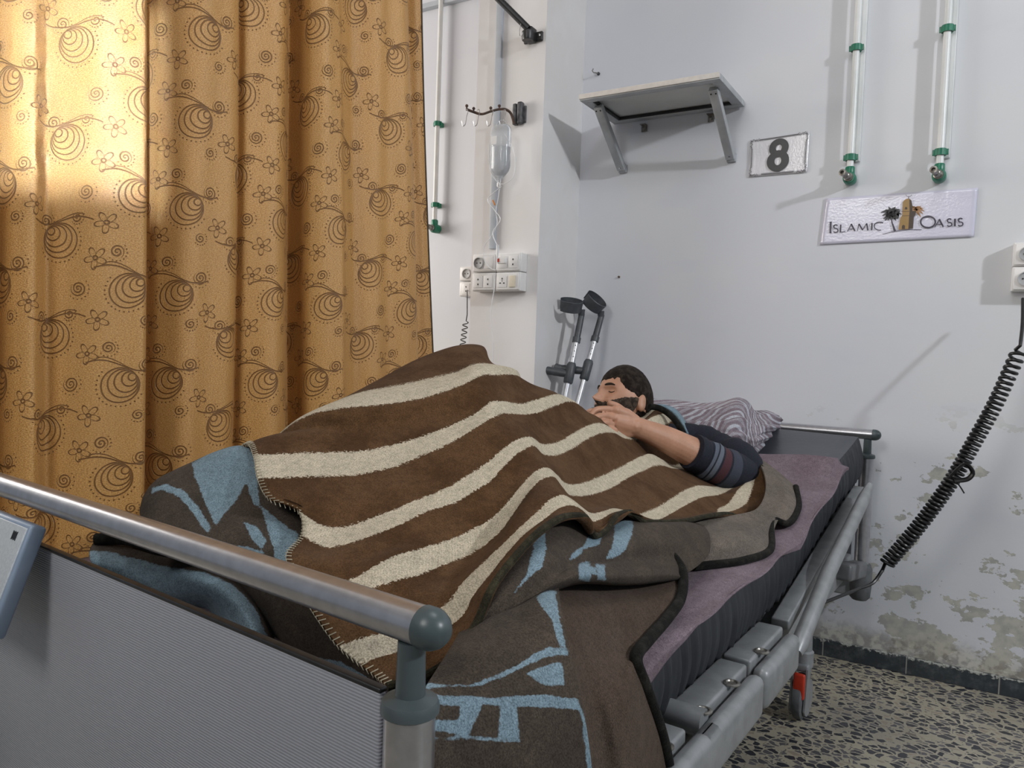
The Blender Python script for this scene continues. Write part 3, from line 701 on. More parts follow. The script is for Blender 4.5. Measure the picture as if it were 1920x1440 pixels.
MB().tube([(cx+.024*math.cos(t), 2.325, cz+hgt-.004+.024*math.sin(t)) for t in np.linspace(.1, PI-.1, 20)], .0012, 6).build('hanging_loop', M['clear'], root)
MB().box((cx-.012, 2.2965, cz+.150), .026, .001, .030).build('label', M['white'], root, label='small white label')
MB().lathe((cx-.002, 2.325, cz+.004), (0, 0, -1), [(.007, 0), (.007, .012), (.004, .016)], 12).build('stopper', M['white'], root)
def pt(lst, y0): return [Vector(q) for q in cr([tuple(W(a_, b2, y0 if len(r) == 0 else r[0])) for a_, b2, *r in lst], 90)[:, :]]
def cr3(lst, n=90):
    P = np.array([tuple(q) for q in lst]); d = np.linalg.norm(np.diff(P, axis=0), axis=1)+1e-6; t = np.concatenate([[0], np.cumsum(d)]); return [Vector(q) for q in crt(P, t, np.linspace(0, t[-1], n))]
line = empty('drip_line', W(926, 400, 2.33), 'thin clear drip tubing looping from the bottle past the sockets', 'tubing')
MB().tube(cr3([W(x, y, 2.32) for x, y in ((937, 350), (934, 372), (930, 395), (932, 420), (920, 445), (908, 462), (908, 485), (920, 503), (930, 506), (931, 490), (934, 470))]), .0016, 7).build('tube', M['tubing'], line)
MB().tube(cr3([W(x, y, 2.315) for x, y in ((921, 255), (917, 290), (924, 330), (940, 345), (960, 335), (966, 305), (960, 275), (945, 250))]), .0013, 7).build('tube', M['tubing'], line)
MB().tube(cr3([W(x, y, 2.318) for x, y in ((940, 350), (925, 362), (915, 372), (928, 395), (938, 410), (924, 438), (930, 455), (934, 462))]), .0016, 7).build('tube', M['tubing'], line)
MB().tube(cr3([W(x, y, 2.33) for x, y in ((929, 512), (927, 540), (922, 570), (921, 600), (925, 640), (924, 680))]), .0015, 7).build('tube', M['tubing'], line)
c = W(933, 470, 2.32); MB().lathe(c+Vector((0, 0, .02)), (0, 0, -1), [(.006, 0), (.005, .004), (.0045, .03), (.003, .045)], 12).build('drip_chamber', M['tubing'], line)
c = W(926, 380, 2.315); MB().box(c, .005, .005, .022, bev=.001, ax=(Vector((1, 0, .6)).normalized(), Vector((0, 1, 0)), Vector((-.6, 0, 1)).normalized())).build('clamp', M['orange'], line, label='orange tube clamp')
c = W(942, 489, 2.33); MB().box(c, .034, .016, .022, bev=.003).build('valve_packet', M['white'], line, label='small white valve with red print')
MB().box(c+Vector((-.012, -.009, .001)), .008, .001, .012).build('red_print', M['red'], line)

# black coiled cord by the pillar
c = empty('power_cord', W(868, 620, 2.6), 'short black coiled cord hanging from the half hidden sockets beside the pillar', 'cord')
pts = [W(876, 544, 2.678), W(876, 546, 2.65), W(876, 590, 2.6), W(874, 602, 2.6)]
for i in range(120):
    t = i/119; q = W(873-t*8, 604+t*60, 2.58); an = t*2*PI*6.5; pts.append(q+Vector((.011*math.cos(an), .011*math.sin(an), 0)))
MB().tube(pts, .0022, 7).build('coil', M['cord'], c)

# ================================================================== CRUTCHES
def crutch(top, grip, gend, low, cuffc, yT, yG, yL, tilt, label):
    P1 = W(*top, yT); G = W(*grip, yG); dn = (G-P1); Bt = P1+dn*(P1.z/(-dn.z)); Bt.z = .0; ax = (P1-G).normalized()
    root = empty('elbow_crutch', Bt, label, 'crutch', 'elbow crutches leaning in the corner')
    MB().tube([Bt+ax*.03, G], .0105, 16).build('lower_tube', M['alu2'], root)
    MB().lathe(Bt+Vector((0, 0, .001)), ax, [(.019, .002), (.019, .008), (.015, .02), (.0135, .05)], 16).build('rubber_foot', M['rubber'], root)
    ln = (P1-G).length; mid = G+ax*ln*.52
    MB().tube([G, mid+ax*.02], .0110, 16).build('upper_tube', M['alu2'], root)
    view = (CAM-G).normalized(); m = MB()
    for k in range(5):
        q = G+ax*(.045+.022*k); s_ = (view-ax*view.dot(ax)).normalized(); m.lathe(q+s_*.0104, s_, [(.0022, 0), (.0022, .001)], 10)
    m.build('height_holes', M['hole'], root)
    MB().tube([mid, mid+ax*.02, mid+ax*.022, P1], [.0155, .0155, .0125, .0115], 16).build('cuff_stem', M['crutch'], root)
    MB().tube([G-ax*.035, G-ax*.03, G+ax*.035, G+ax*.045], [.015, .018, .018, .014], 16).build('grip_collar', M['crutch'], root)
    E_ = W(*gend, yG-.03); gd = (E_-G); pts = [G+gd*t for t in (0, .15, .3, .4, .5, .6, .7, .8, .9, 1, 1.04)]
    MB().tube(pts, [.013, .0135, .015, .0145, .0155, .0145, .0155, .0145, .016, .0185, .013], 16).build('hand_grip', M['crutch'], root)
    # forearm cuff: open tapered ring
    C_ = W(*cuffc, yT-.03); nrm = Vector(tilt).normalized(); a_ = nrm.orthogonal().normalized(); back = (P1-C_); back = (back-nrm*back.dot(nrm)).normalized(); sd = nrm.cross(back); vs = []; fs = []
    N = 36
    for i in range(N+1):
        an = math.radians(28+ (360-56)*i/N) + PI*0  # opening away from stem
        an = math.radians(-152+304*i/N)
        for rr, hh in ((.043, -.020), (.046, .020), (.0435, .022), (.0405, -.018)):
            vs.append(C_+(back*math.cos(an)+sd*math.sin(an)*.9)*rr+nrm*hh)
    for i in range(N):
        for k in range(4): fs.append((i*4+k, i*4+(k+1) % 4, (i+1)*4+(k+1) % 4, (i+1)*4+k))
    fs += [(0, 1, 2, 3), (N*4+3, N*4+2, N*4+1, N*4)]
    mm = MB(); mm.add(vs, fs); mm.tube([P1-ax*.01, C_+back*.043-nrm*.01], [.0115, .014], 12); mm.build('forearm_cuff', M['crutch'], root)
crutch((1091, 588), (1068, 702), (1013, 692), (1062, 760), (1070, 573), 2.60, 2.534, 2.5, (.25, -.25, 1), 'elbow crutch on the left, its ring cuff seen open from below')
crutch((1128, 590), (1099, 696), (1042, 690), (1094, 770), (1113, 567), 2.66, 2.578, 2.5, (.75, -.1, .75), 'elbow crutch on the right, its cuff tilted against the wall')

# ================================================================== BED
rail_dir = Vector((-math.cos(math.radians(5.6)), math.sin(math.radians(5.6)), 0)); fn = Vector((rail_dir.y, -rail_dir.x, 0)) # fn: towards head
if fn.dot(EL) < 0: fn = -fn
bed = empty('hospital_bed', L(1.07, .5, 0), 'grey metal hospital bed with tubular end rails under the blankets', 'bed')
RZ = .764
def board(name, start, d, nrm, zr, postd, panel_label):
    """end board: rail, caps, two posts, panel. start = right end of rail"""
    root = bed
    e = start+d*1.0
    rl = MB().tube([start+d*.0+UP*zr, e-d*.0+UP*zr], .0165, 32).build(name+'_rail', M['alu'], root)
    for q, s in ((start+UP*zr, 1), (e+UP*zr, -1)):
        MB().lathe(q+d*s*.006, -d*s, [(.0175, 0), (.0175, .008), (.0168, .012), (.014, .018), (.009, .023), (.003, .025)], 28).build('end_cap', M['plastic'], rl)
    for t, nm in ((.019, 'post'), (.981, 'post')):
        b0 = start+d*t
        po = MB().tube([b0+UP*.30, b0+UP*(zr-.070)], .0215, 32).build(name+'_post', M['alu'], root)
        MB().lathe(b0+UP*(zr-.077), (0, 0, 1), [(.020, 0), (.0245, .003), (.0245, .009), (.023, .013), (.0125, .017), (.0115, .062)], 28).build('post_collar', M['plastic'], po)
        m = MB(); m.tube([b0+UP*.235, b0+UP*.245, b0+UP*.28, b0+UP*.335, b0+UP*.350, b0+UP*.352], [.022, .031, .034, .034, .029, .022], 24, ry=.9); m.build('corner_bumper', M['rubber'], po)
    x = MB(); c = start+d*.5+UP*((zr-.067+.30)/2); 
    x.box(c, .90, .008, zr-.067-.30, ax=(d, nrm, UP), bev=.003); pn = x.build(name+'_panel', M['ribbed'], root)
    MB().box(start+d*.5+UP*(zr-.066), .90, .0095, .005, ax=(d, nrm, UP), bev=.002).build('panel_edge', M['black'], pn)
    MB().box(start+d*.5+UP*.27, .93, .035, .05, ax=(d, nrm, UP), bev=.006).build(name+'_crossbar', M['paint'], root)
fstart = Vector(O)-rail_dir*0.0
board('foot_board', fstart, rail_dir, fn, RZ, .1, '')
board('head_board', L(2.15, .0, 0), EB, EL, RZ, .1, '')
# base frame, lifting column and casters
m = MB()
for b in (.06, .94): m.box(L(1.07, b, .36), 2.05, .05, .06, ax=(EL, EB, UP), bev=.008)
for l in (.15, .75, 1.35, 1.95): m.box(L(l, .5, .36), .05, .86, .05, ax=(EL, EB, UP), bev=.006)
m.build('upper_frame', M['paint'], bed)
m = MB()
for b in (.16, .84): m.box(L(1.07, b, .17), 1.5, .05, .05, ax=(EL, EB, UP), bev=.008)
for l in (.38, 1.72): m.box(L(l, .5, .17), .06, .74, .06, ax=(EL, EB, UP), bev=.006)
m.build('base_frame', M['paint'], bed)
m = MB()
for l in (.6, 1.5): m.box(L(l, .5, .26), .12, .16, .18, ax=(EL, EB, UP), bev=.01)
m.build('lift_column', M['paintd'], bed)
def caster(l, b, s):
    c = L(l, b, 0); m = MB(); m.tube([c+UP*.14, c+UP*.145, c+UP*.185, c+UP*.19, c+UP*.24, c+UP*.25], [.02, .026, .027, .022, .021, .012], 20)
    f_ = m.build('caster_stem', M['paint'], bed)
    wc = c+EL*(-.012)+UP*.0625; axl = EB
    MB().lathe(wc-axl*.014, axl, [(.054, 0), (.0605, .004), (.062, .010), (.062, .018), (.0605, .024), (.054, .028)], 40).build('caster_wheel', M['rubber'], f_)
    m = MB()
    for sg in (-1, 1):
        pl = [wc+axl*(sg*.0165)+EL*(.050*math.cos(t))+UP*(.050*math.sin(t)) for t in np.linspace(-2.6, PI*.5, 20)]+[wc+axl*(sg*.0165)+EL*.030+UP*.085, wc+axl*(sg*.0165)-EL*.026+UP*.085]
        m.prism(pl, axl*(sg*.005))
    m.box(c+UP*.147, .07, .042, .02, ax=(EL, EB, UP), bev=.005); m.build('caster_cover', M['paint'], f_)
    MB().box(c-EL*.055-EB*.004+UP*.105, .016, .030, .070, ax=(EL, EB, UP), bev=.005).build('brake_pedal', M['red'], f_, label='red brake pedal')
for l in (.38, 1.72):
    for b in (.085, .915): caster(l, b, 1)
# folded side rail, near side
sr = MB().tube([PX(1630, 912, -.045), PX(1619, 936, -.045), PX(1555, 1070, -.045), PX(1500, 1205, -.045), PX(1494, 1225, -.045)], [.012, .019, .020, .020, .012], 20, ry=.8).build('side_rail_arm', M['paint'], bed)
def slab(p, q, w_, t_, name, mat, parent, bev=.004, up=UP):
    p, q = Vector(p), Vector(q); d = (q-p).normalized(); side = up.cross(d).normalized(); n3 = d.cross(side)
    return MB().box((p+q)/2, (q-p).length, w_, t_, ax=(d, side, n3), bev=bev).build(name, mat, parent)
pa, pb = PX(1612, 918, .0), PX(1462, 1170, .0)
slab(pa, pb, .036, .022, 'backrest_side_bar', M['paint'], bed)
slab(pa-UP*.03+EB*.02, pb-UP*.03+EB*.02, .05, .035, 'backrest_frame', M['paintd'], bed)
# hinge links with bolts and rounded guards
lk = []
for (p, q, bolts) in (((1472, 1184), (1396, 1246), [(1428, 1222)]), ((1388, 1252), (1285, 1350), [(1372, 1282), (1318, 1333)]), ((1268, 1372), (1180, 1500), [(1245, 1400)])):
    P_, Q_ = onp(*p, (0, 0, 1), .468), onp(*q, (0, 0, 1), .468)
    P_ = L((P_-O).dot(EL), .0, .462); Q_ = L((Q_-O).dot(EL), .0, .462)
    o = slab(P_, Q_, .050, .030, 'side_rail_link', M['paint'], bed, .005); lk.append((P_, Q_))
    for bx in bolts:
        m = MB(); c = onp(*bx, (0, 0, 1), .477); m.lathe(c, UP, [(.0135, 0), (.0135, .002), (.011, .003), (.009, .003), (.0075, .0008), (.001, .0008)], 20)
        m.build('bolt', M['steel'], o)
    MB().box(((P_+Q_)/2)-UP*.03+EB*.01, (P_-Q_).length*.96, .03, .05, ax=((P_-Q_).normalized(), EB, UP), bev=.004).build('link_body', M['paintd'], o)
for (p, q) in (((1474, 1255), (1443, 1290)), ((1402, 1335), (1338, 1405)), ((1318, 1440), (1255, 1530))):
    P_, Q_ = PX(*p, -.045), PX(*q, -.045); z = .445; P_ = L((P_-O).dot(EL)+.03, -.042, .432); Q_ = L((Q_-O).dot(EL)-.03, -.042, .432)
    MB().box((P_+Q_)/2, (P_-Q_).length+.05, .030, .072, ax=(EL, EB, UP), bev=.014).build('side_rail_guard', M['paint'], bed)
c = PX(1258, 1335, .02); m = MB(); m.tube([c-EB*.05, c+EB*.02], .019, 24); m.build('release_knob', M['paint'], bed)
# head corner block + strap end
slab(L(1.85, .02, .39), L(2.12, .02, .34), .05, .05, 'head_corner_bracket', M['paintd'], bed, .01)
# mattress platform
m = MB(); m.box(L(.55, .5, .43), 1.0, .88, .02, ax=(EL, EB, UP)); m.build('mattress_platform', M['paintd'], bed)
pA, pB = L(1.06, .5, .445), L(2.06, .5, .625); slab(pA, pB, .86, .015, 'backrest_platform', M['paintd'], bed)

# control panel hooked on the foot board
an_ = math.radians(20); upv = UP*math.cos(an_)+fn*math.sin(an_); nf = -fn*math.cos(an_)+UP*math.sin(an_); rs = -rail_dir; rgt = rs
tr = onp(56, 989, fn, fn.dot(fstart)-.03); cc = tr-upv*.070-rs*.085
cp = empty('control_panel', cc-upv*.07, 'pale grey control panel with blue grey rim hung on the foot board', 'control panel')
MB().box(cc-nf*.010, .178, .022, .148, ax=(rs, nf, upv), bev=.005).build('housing', M['panelside'], cp)
fc = cc+nf*.0012
MB().box(fc, .166, .003, .136, ax=(rgt, nf, upv), bev=.001).build('face', M['panelface'], cp)
MB().box(cc-nf*.022+upv*.04-rs*.03, .05, .02, .03, ax=(rs, nf, upv), bev=.003).build('hook_bracket', M['plastic'], cp)
m = MB()
for k in range(7): m.box(fc+nf*.002+rs*(.052+k*.0020)+upv*.054, .0012, .0008, .012-(k % 3)*.0015, ax=(rgt, nf, upv))
m.build('printed_mark', M['ink'], cp, smooth=False)

# ------------------------------------------------------------------ mattress
prof = [(.03, .600), (.5, .600), (1.0, .602), (1.2, .612), (1.4, .648), (1.6, .690), (1.8, .725), (2.0, .757), (2.10, .772)]
def ztop(l): return float(np.interp(l, [p[0] for p in prof], [p[1] for p in prof]))
mat_ = empty('mattress', L(1.07, .5, .45), 'thick mattress with dark vinyl top and pleated black sides', 'mattress')
n = 420; ls = np.linspace(.05, 2.045, n); G = np.zeros((22, n, 3)); zt_ = np.interp(ls, [p[0] for p in prof], [p[1] for p in prof]); zt_ = smooth1(zt_.copy(), 60)
for j, l in enumerate(ls):
    for i in range(22):
        if i < 11: b = .012+.945*(1-i/10.); b = max(b, .030); zz = zt_[j]-.0+.004*math.sin(l*9+b*6); 
        else: b = .0; zz = 0
        G[i, j] = L(l, b, zz)
    for i in range(11, 22):
        t = (i-11)/10; rip = .0035*math.sin(l*165+1.5*math.sin(l*23)+t*.8)+.0022*math.sin(l*290+t*2)+.002*mnoise.noise((l*60, t*2, 0))
        b = .026-.010*math.sin(t*PI)+rip*(.35+.65*math.sin(min(t*1.3, 1)*PI/2)); G[i, j] = L(l+.008*t, b, zt_[j]-.012-t*.118)
grid_obj('top_cover', G[:11], M['vinyl'], mat_, .004, flip=True)
grid_obj('pleated_side', G[10:], M['matside'], mat_, .004, flip=True)
m = MB(); vs = []; 
for l in ls[::20]:
    z = np.interp(l, ls, zt_); vs += [L(l, .06, z-.012), L(l, .94, z-.012), L(l, .94, z-.125), L(l, .06, z-.125)]
k = len(vs)//4; m.add(vs, [(4*i+j, 4*i+(j+1) % 4, 4*i+4+(j+1) % 4, 4*i+4+j) for i in range(k-1) for j in range(4)]+[(0, 1, 2, 3), (4*k-1, 4*k-2, 4*k-3, 4*k-4)]); m.build('core', M['vinyl'], mat_)

def bsol(px, py, h):
    a_, b2 = -.08, 1.1
    for _ in range(30):
        mid = (a_+b2)/2; q = PX(px, py, mid)-O; l = q.dot(EL)
        if q.z - float(np.interp(l, ls, zt_)) - h > 0: a_ = mid
        else: b2 = mid
    return (a_+b2)/2
def SP(*pts): return [(x, y, bsol(x, y, h)) for x, y, h in pts]
# ------------------------------------------------------------------ lavender under-blanket
hang = [(1550, 905), (1536, 940), (1518, 990), (1500, 1028), (1440, 1058), (1360, 1112), (1322, 1150), (1290, 1200), (1240, 1262), (1205, 1300)]
hl = []
for q in hang:
    P_ = PX(*q, -.012)-O; hl.append((P_.dot(EL), P_.z))
hl.sort(); hl_l = [a_ for a_, _ in hl]; hl_z = [b2 for _, b2 in hl]
ls2 = np.linspace(.12, 1.70, 240); G = np.zeros((46, 240, 3))
for j, l in enumerate(ls2):
    zt = np.interp(l, ls, zt_)+.006; zb = min(np.interp(l, hl_l, hl_z), zt-.004)
    endf = max(0, 1-(1.70-l)/.10)
    for i in range(46):
        if i < 30:
            b = .93*(1-i/29.)+.012; z = zt+.004*mnoise.noise((l*8, b*8, 0))+.012*endf*math.sin(endf*PI)+.028*math.exp(-((l-1.645)/.045)**2)*(.6+.4*math.sin(b*9+1))
        else:
            t = (i-30)/15; b = .008-.018*math.sin(min(t*2, 1)*PI/2)-.004*math.sin(l*22)*t; z = zt-.002-(zt-zb)*t+.020*math.exp(-((l-1.645)/.045)**2)*(1-t)
        G[i, j] = L(l, b, z)
grid_obj('under_blanket', G, M['lavender'], None, .004, flip=True, label='lavender brown wool blanket spread on the mattress near the head end', cat='blanket')

# ------------------------------------------------------------------ striped blanket
def w_(l, b, z): return ('w', l, b, z)
SR = [
 ('brown', [w_(.55, .97, .60), w_(.66, .97, .64), w_(.8, .96, .68), w_(1.1, .95, .66), w_(1.5, .95, .68)]),
 ('brown', [w_(.46, .86, .70), w_(.52, .80, .76), w_(.56, .70, .86), (815, 666, .56), (850, 656, .52), (872, 654, .505), (900, 661, .50), w_(.86, .60, .92), w_(1.0, .68, .83), w_(1.3, .74, .77), w_(1.52, .74, .77)]),
 ('cream', [w_(.38, .80, .73), w_(.41, .73, .79), (619, 757, .62), (670, 737, .58), (728, 726, .54), (801, 711, .50), (856, 697, .48), (895, 682, .465), (925, 683, .465), (966, 699, .475), w_(.98, .58, .89), w_(1.25, .66, .79), w_(1.52, .68, .785)]),
 ('brown', [w_(.31, .74, .76), w_(.35, .69, .80), (575, 780, .63), (604, 771, .60), (655, 764, .56), (728, 757, .52), (783, 748, .49), (837, 733, .46), (874, 718, .445), (908, 703, .435), (929, 703, .435), (972, 705, .47), w_(1.02, .56, .89), w_(1.25, .62, .80), w_(1.52, .63, .79)]),
 ('brown', [(458, 833, .61), (500, 818, .60), (550, 808, .585), (602, 806, .55), (680, 803, .50), (746, 795, .47), (819, 772, .44), (874, 748, .42), (910, 728, .41), (935, 727, .41), (975, 732, .43), (1008, 729, .455), (1030, 731, .47), w_(1.15, .53, .85), w_(1.32, .58, .79), w_(1.52, .58, .79)]),
 ('cream', [(476, 853, .56), (546, 850, .53), (619, 849, .50), (673, 846, .475), (710, 840, .455), (746, 832, .44), (783, 821, .425), (819, 808, .41), (856, 793, .40), (892, 775, .39), (921, 754, .39), (940, 752, .395), (976, 757, .41), (1005, 750, .43), (1046, 739, .47), w_(1.20, .50, .82), w_(1.35, .53, .79), (1215, 762, .53)]),
 ('brown', [(484, 897, .51), (546, 895, .49), (619, 893, .465), (673, 890, .44), (710, 882, .425), (746, 873, .41), (783, 857, .395), (819, 842, .38), (856, 824, .37), (892, 802, .36), (921, 784, .36), (943, 775, .365), (976, 777, .38), (1001, 775, .395), (1038, 762, .43), (1064, 753, .46), w_(1.25, .47, .80), w_(1.38, .50, .785), (1232, 766, .50)]),
 ('brown', [(506, 935, .47), (560, 938, .44), (620, 938, .42), (690, 930, .385), (746, 912, .365), (819, 886, .345), (874, 855, .335), (915, 825, .33), (950, 800, .33), (980, 795, .34), (1015, 802, .35), (1045, 797, .37), (1080, 780, .41), (1103, 775, .44), (1140, 792, .45), (1180, 796, .455), (1240, 768, .48)]),
 ('cream', [(559, 957, .42), (571, 965, .40), (604, 985, .37), (618, 988, .36), (655, 985, .345), (703, 970, .33), (746, 952, .32), (801, 930, .31), (837, 915, .305), (874, 893, .30), (910, 870, .295), (947, 839, .295), (975, 822, .30), (994, 819, .30), (1018, 833, .31), (1045, 829, .325), (1074, 813, .35), (1100, 799, .375), (1122, 793, .40), (1158, 806, .42), (1190, 805, .43), (1222, 782, .445), (1250, 774, .45)]),
 ('brown', [(566, 1003, .385), (590, 1017, .36), (608, 1025, .34), (637, 1023, .33), (692, 1006, .31), (746, 985, .30), (801, 959, .29), (856, 941, .28), (892, 919, .275), (921, 901, .27), (947, 872, .27), (980, 844, .275), (1000, 836, .275), (1020, 852, .285), (1045, 853, .30), (1074, 840, .325), (1100, 824, .35), (1128, 812, .37), (1152, 812, .39), (1172, 822, .395), (1200, 822, .41), (1238, 802, .43), (1262, 788, .43)]),
 ('brown', [(538, 1040, .345), (590, 1055, .315), (650, 1055, .29), (720, 1030, .28), (801, 995, .27), (874, 965, .26), (921, 935, .25), (958, 900, .25), (988, 868, .25), (1010, 858, .25), (1030, 870, .255), (1055, 880, .27), (1085, 875, .29), (1130, 850, .33), (1160, 838, .35), (1195, 845, .37), (1225, 860, .38), (1262, 845, .39), (1280, 810, .41)]),
 ('cream', [(555, 1085, .305), (610, 1095, .275), (670, 1081, .26), (710, 1057, .25), (746, 1041, .25), (801, 1025, .245), (837, 1014, .24), (874, 999, .235), (910, 979, .23), (929, 966, .225), (958, 934, .22), (983, 904, .22), (1005, 883, .22), (1027, 877, .22), (1045, 891, .225), (1060, 906, .235), (1085, 907, .25), (1122, 895, .27), (1163, 876, .295), (1197, 858, .32), (1219, 851, .335), (1241, 861, .345), (1262, 872, .355), (1300, 850, .37)]),
 ('brown', [(575, 1125, .275), (650, 1118, .25), (714, 1098, .235), (746, 1087, .23), (783, 1079, .22), (837, 1057, .215), (874, 1043, .21), (910, 1021, .205), (936, 999, .20), (965, 959, .20), (991, 923, .20), (1018, 898, .20), (1036, 893, .20), (1054, 912, .205), (1068, 928, .215), (1085, 930, .225), (1116, 926, .25), (1147, 914, .27), (1179, 895, .29), (1210, 881, .31), (1232, 872, .325), (1262, 878, .34), (1315, 880, .345)]),
 ('brown', [(600, 1165, .24), (665, 1160, .215), (740, 1140, .195), (800, 1110, .18), (850, 1085, .175), (900, 1045, .17), (940, 1005, .165), (975, 960, .165), (1010, 925, .165), (1040, 912, .165), (1062, 925, .17), (1080, 942, .18), (1105, 950, .195), (1140, 942, .21), (1180, 928, .23), (1230, 908, .25), (1270, 895, .27), (1340, 900, .28)]),
 ('cream', [(636, 1212, .20), (679, 1196, .185), (733, 1183, .165), (790, 1160, .15), (834, 1135, .14), (868, 1092, .14), (907, 1054, .14), (945, 1018, .135), (976, 988, .13), (1012, 955, .13), (1038, 933, .13), (1056, 928, .13), (1074, 937, .135), (1093, 952, .145), (1108, 962, .15), (1126, 960, .155), (1150, 953, .165), (1180, 960, .17), (1195, 963, .17), (1226, 954, .18), (1257, 936, .195), (1288, 917, .21), (1307, 911, .22), (1345, 912, .24), (1372, 905, .24)]),
 ('brown', [(676, 1245, .17), (714, 1231, .155), (749, 1222, .14), (800, 1200, .12), (845, 1173, .11), (868, 1154, .11), (888, 1116, .11), (922, 1073, .11), (949, 1039, .11), (982, 1003, .11), (1020, 974, .11), (1056, 950, .11), (1074, 948, .115), (1095, 959, .12), (1112, 978, .125), (1130, 972, .13), (1147, 962, .14), (1175, 958, .145), (1200, 968, .145), (1235, 974, .145), (1260, 962, .155), (1288, 946, .17), (1319, 932, .19), (1346, 928, .205), (1392, 905, .20)]),
 ('cream', [(704, 1266, .145), (770, 1245, .125), (830, 1213, .10), (880, 1155, .095), (908, 1095, .095), (960, 1034, .095), (1010, 985, .10), (1052, 961, .10), (1082, 957, .105), (1112, 990, .11), (1134, 982, .115), (1152, 964, .125), (1178, 957, .13), (1200, 971, .13), (1240, 974, .13), (1290, 968, .135), (1330, 957, .145), (1363, 946, .155), (1384, 918, .17), (1404, 900, .18)]),
 ('brown', [(716, 1276, .135), (785, 1257, .115), (840, 1222, .09), (886, 1162, .088), (915, 1097, .088), (966, 1034, .09), (1014, 986, .095), (1058, 963, .098), (1090, 961, .10), (1114, 996, .105), (1136, 986, .11), (1153, 965, .12), (1179, 957, .128), (1202, 972, .125), (1240, 975, .125), (1288, 971, .12), (1330, 963, .125), (1378, 956, .135), (1398, 945, .14), (1411, 915, .155), (1418, 888, .17)]),
 ('end', [(726, 1284, .125), (799, 1263, .105), (850, 1228, .082), (893, 1166, .08), (922, 1100, .08), (972, 1034, .085), (1019, 988, .09), (1064, 965, .095), (1097, 967, .097), (1116, 1002, .10), (1138, 990, .105), (1155, 966, .115), (1180, 958, .125), (1204, 974, .12), (1240, 977, .12), (1288, 974, .115), (1330, 965, .12), (1366, 962, .12), (1395, 970, .12), (1430, 958, .11), (1440, 925, .12), (1441, 898, .135), (1425, 868, .17)]),
]
rows = [r for _, r in SR]; nu = 420; sub = 9
G, ts = surf(rows, nu, sub, 30, 2); Wg = grid_world(G)
stripe = np.zeros(G.shape[:2])
for i, t in enumerate(ts):
    k = min(int(t+1e-9), len(SR)-2); f = t-k
    sg = 1 if SR[k][0] == 'cream' else -1; prevs = SR[k-1][0] == 'cream' if k else False; nxt = SR[k+1][0] == 'cream'
    d0 = f if (SR[k-1][0] != SR[k][0] or k == 0) else f+1; d1 = (1-f) if (SR[k+1][0] not in (SR[k][0],)) else 2-f
    stripe[i] = sg*min(d0, d1)*.028
for i, t in enumerate(ts):
    if t > len(SR)-3.999: stripe[i] = np.where(G[i, :, 0] < 1345, -.01, stripe[i])
stripe[-1] = -.01; stripe[:, :2] = np.minimum(stripe[:, :2], stripe[:, :2])
sb = grid_obj('striped_blanket', Wg, M['striped'], None, .007, attrs={'stripe': stripe}, flip=True, label='brown wool blanket with cream stripes covering the person from feet to chest', cat='blanket')
# edging on the near long side and whip stitches on the foot side
def strip_tube(path, r, name, mat, parent, n=8, ry=1, **kw): return MB().tube(path, r, n, ry=ry).build(name, mat, parent, **kw)
strip_tube([Vector(q)-UP*.002 for q in Wg[-1, ::3]], .0048, 'dark_edging', M['green_edge'], sb, 8, label='dark green bound edge')
m = MB(); col0 = Wg[:, 0]; dd = np.concatenate([[0], np.cumsum(np.linalg.norm(np.diff(col0, axis=0), axis=1))])
for s in np.arange(.26, dd[-1], .0075):
    q = Vector([np.interp(s, dd, col0[:, k]) for k in range(3)]); i = int(np.searchsorted(dd, s)); i = min(i, len(col0)-1); inn = (Vector(Wg[i, 4])-Vector(Wg[i, 0])).normalized()
    m.tube([q-UP*.005+inn*.001, q+UP*.001-inn*.002, q+UP*.0025+inn*.006], .0007, 5)
m.build('edge_stitching', M['stitch'], sb, label='cream whip stitches')

# ------------------------------------------------------------------ grey and blue blanket
gb = empty('patterned_blanket', L(.3, .4, .6), 'dark grey and pale blue patterned wool blanket bunched at the foot of the bed', 'blanket')
def patch(name, rows, polys, mat, nu=260, sub=14, sm=14, thick=.006, flip=True, smv=1, parent=gb, **kw):
    G, ts = surf(rows, nu, sub, sm, smv); P = grid_world(G); sd = np.full(G.shape[:2], -20.)
    for p in polys: sd = np.maximum(sd, inpoly_sd(G[..., 0], G[..., 1], p))
    o = grid_obj(name, P, mat, parent, thick, attrs={'blue': np.clip(sd/6, -3, 3)}, flip=flip, **kw); return o, P
A1 = [
 [(272, 990, .86), (292, 955, .87), (325, 930, .86), (365, 905, .84), (405, 885, .80), (450, 872, .76), (490, 866, .72), (530, 850, .68)],
 [(262, 955, .74), (268, 932, .745), (290, 902, .75), (325, 882, .745), (360, 866, .73), (400, 848, .69), (440, 836, .65), (480, 836, .62), (530, 826, .61)],
 [(264, 975, .70), (285, 948, .69), (320, 925, .67), (365, 908, .645), (410, 895, .61), (455, 885, .58), (495, 885, .56), (550, 880, .55)],
 [(270, 1002, .66), (305, 985, .64), (350, 968, .61), (400, 955, .58), (450, 945, .55), (490, 945, .52), (540, 958, .47), (590, 985, .43)],
 [(285, 1035, .61), (335, 1025, .58), (385, 1015, .55), (430, 1008, .52), (480, 1010, .47), (525, 1025, .42), (575, 1040, .38), (630, 1060, .35)],
 [(385, 1054, .58), (410, 1064, .55), (445, 1078, .49), (485, 1095, .43), (530, 1110, .38), (580, 1135, .33), (640, 1160, .29)],
 [(440, 1088, .56), (458, 1108, .50), (485, 1138, .44), (520, 1165, .38), (570, 1190, .33), (620, 1215, .28), (690, 1250, .22)],
 [(478, 1140, .54), (492, 1170, .49), (518, 1202, .41), (560, 1230, .35), (620, 1262, .29), (680, 1290, .23), (750, 1320, .17)]]
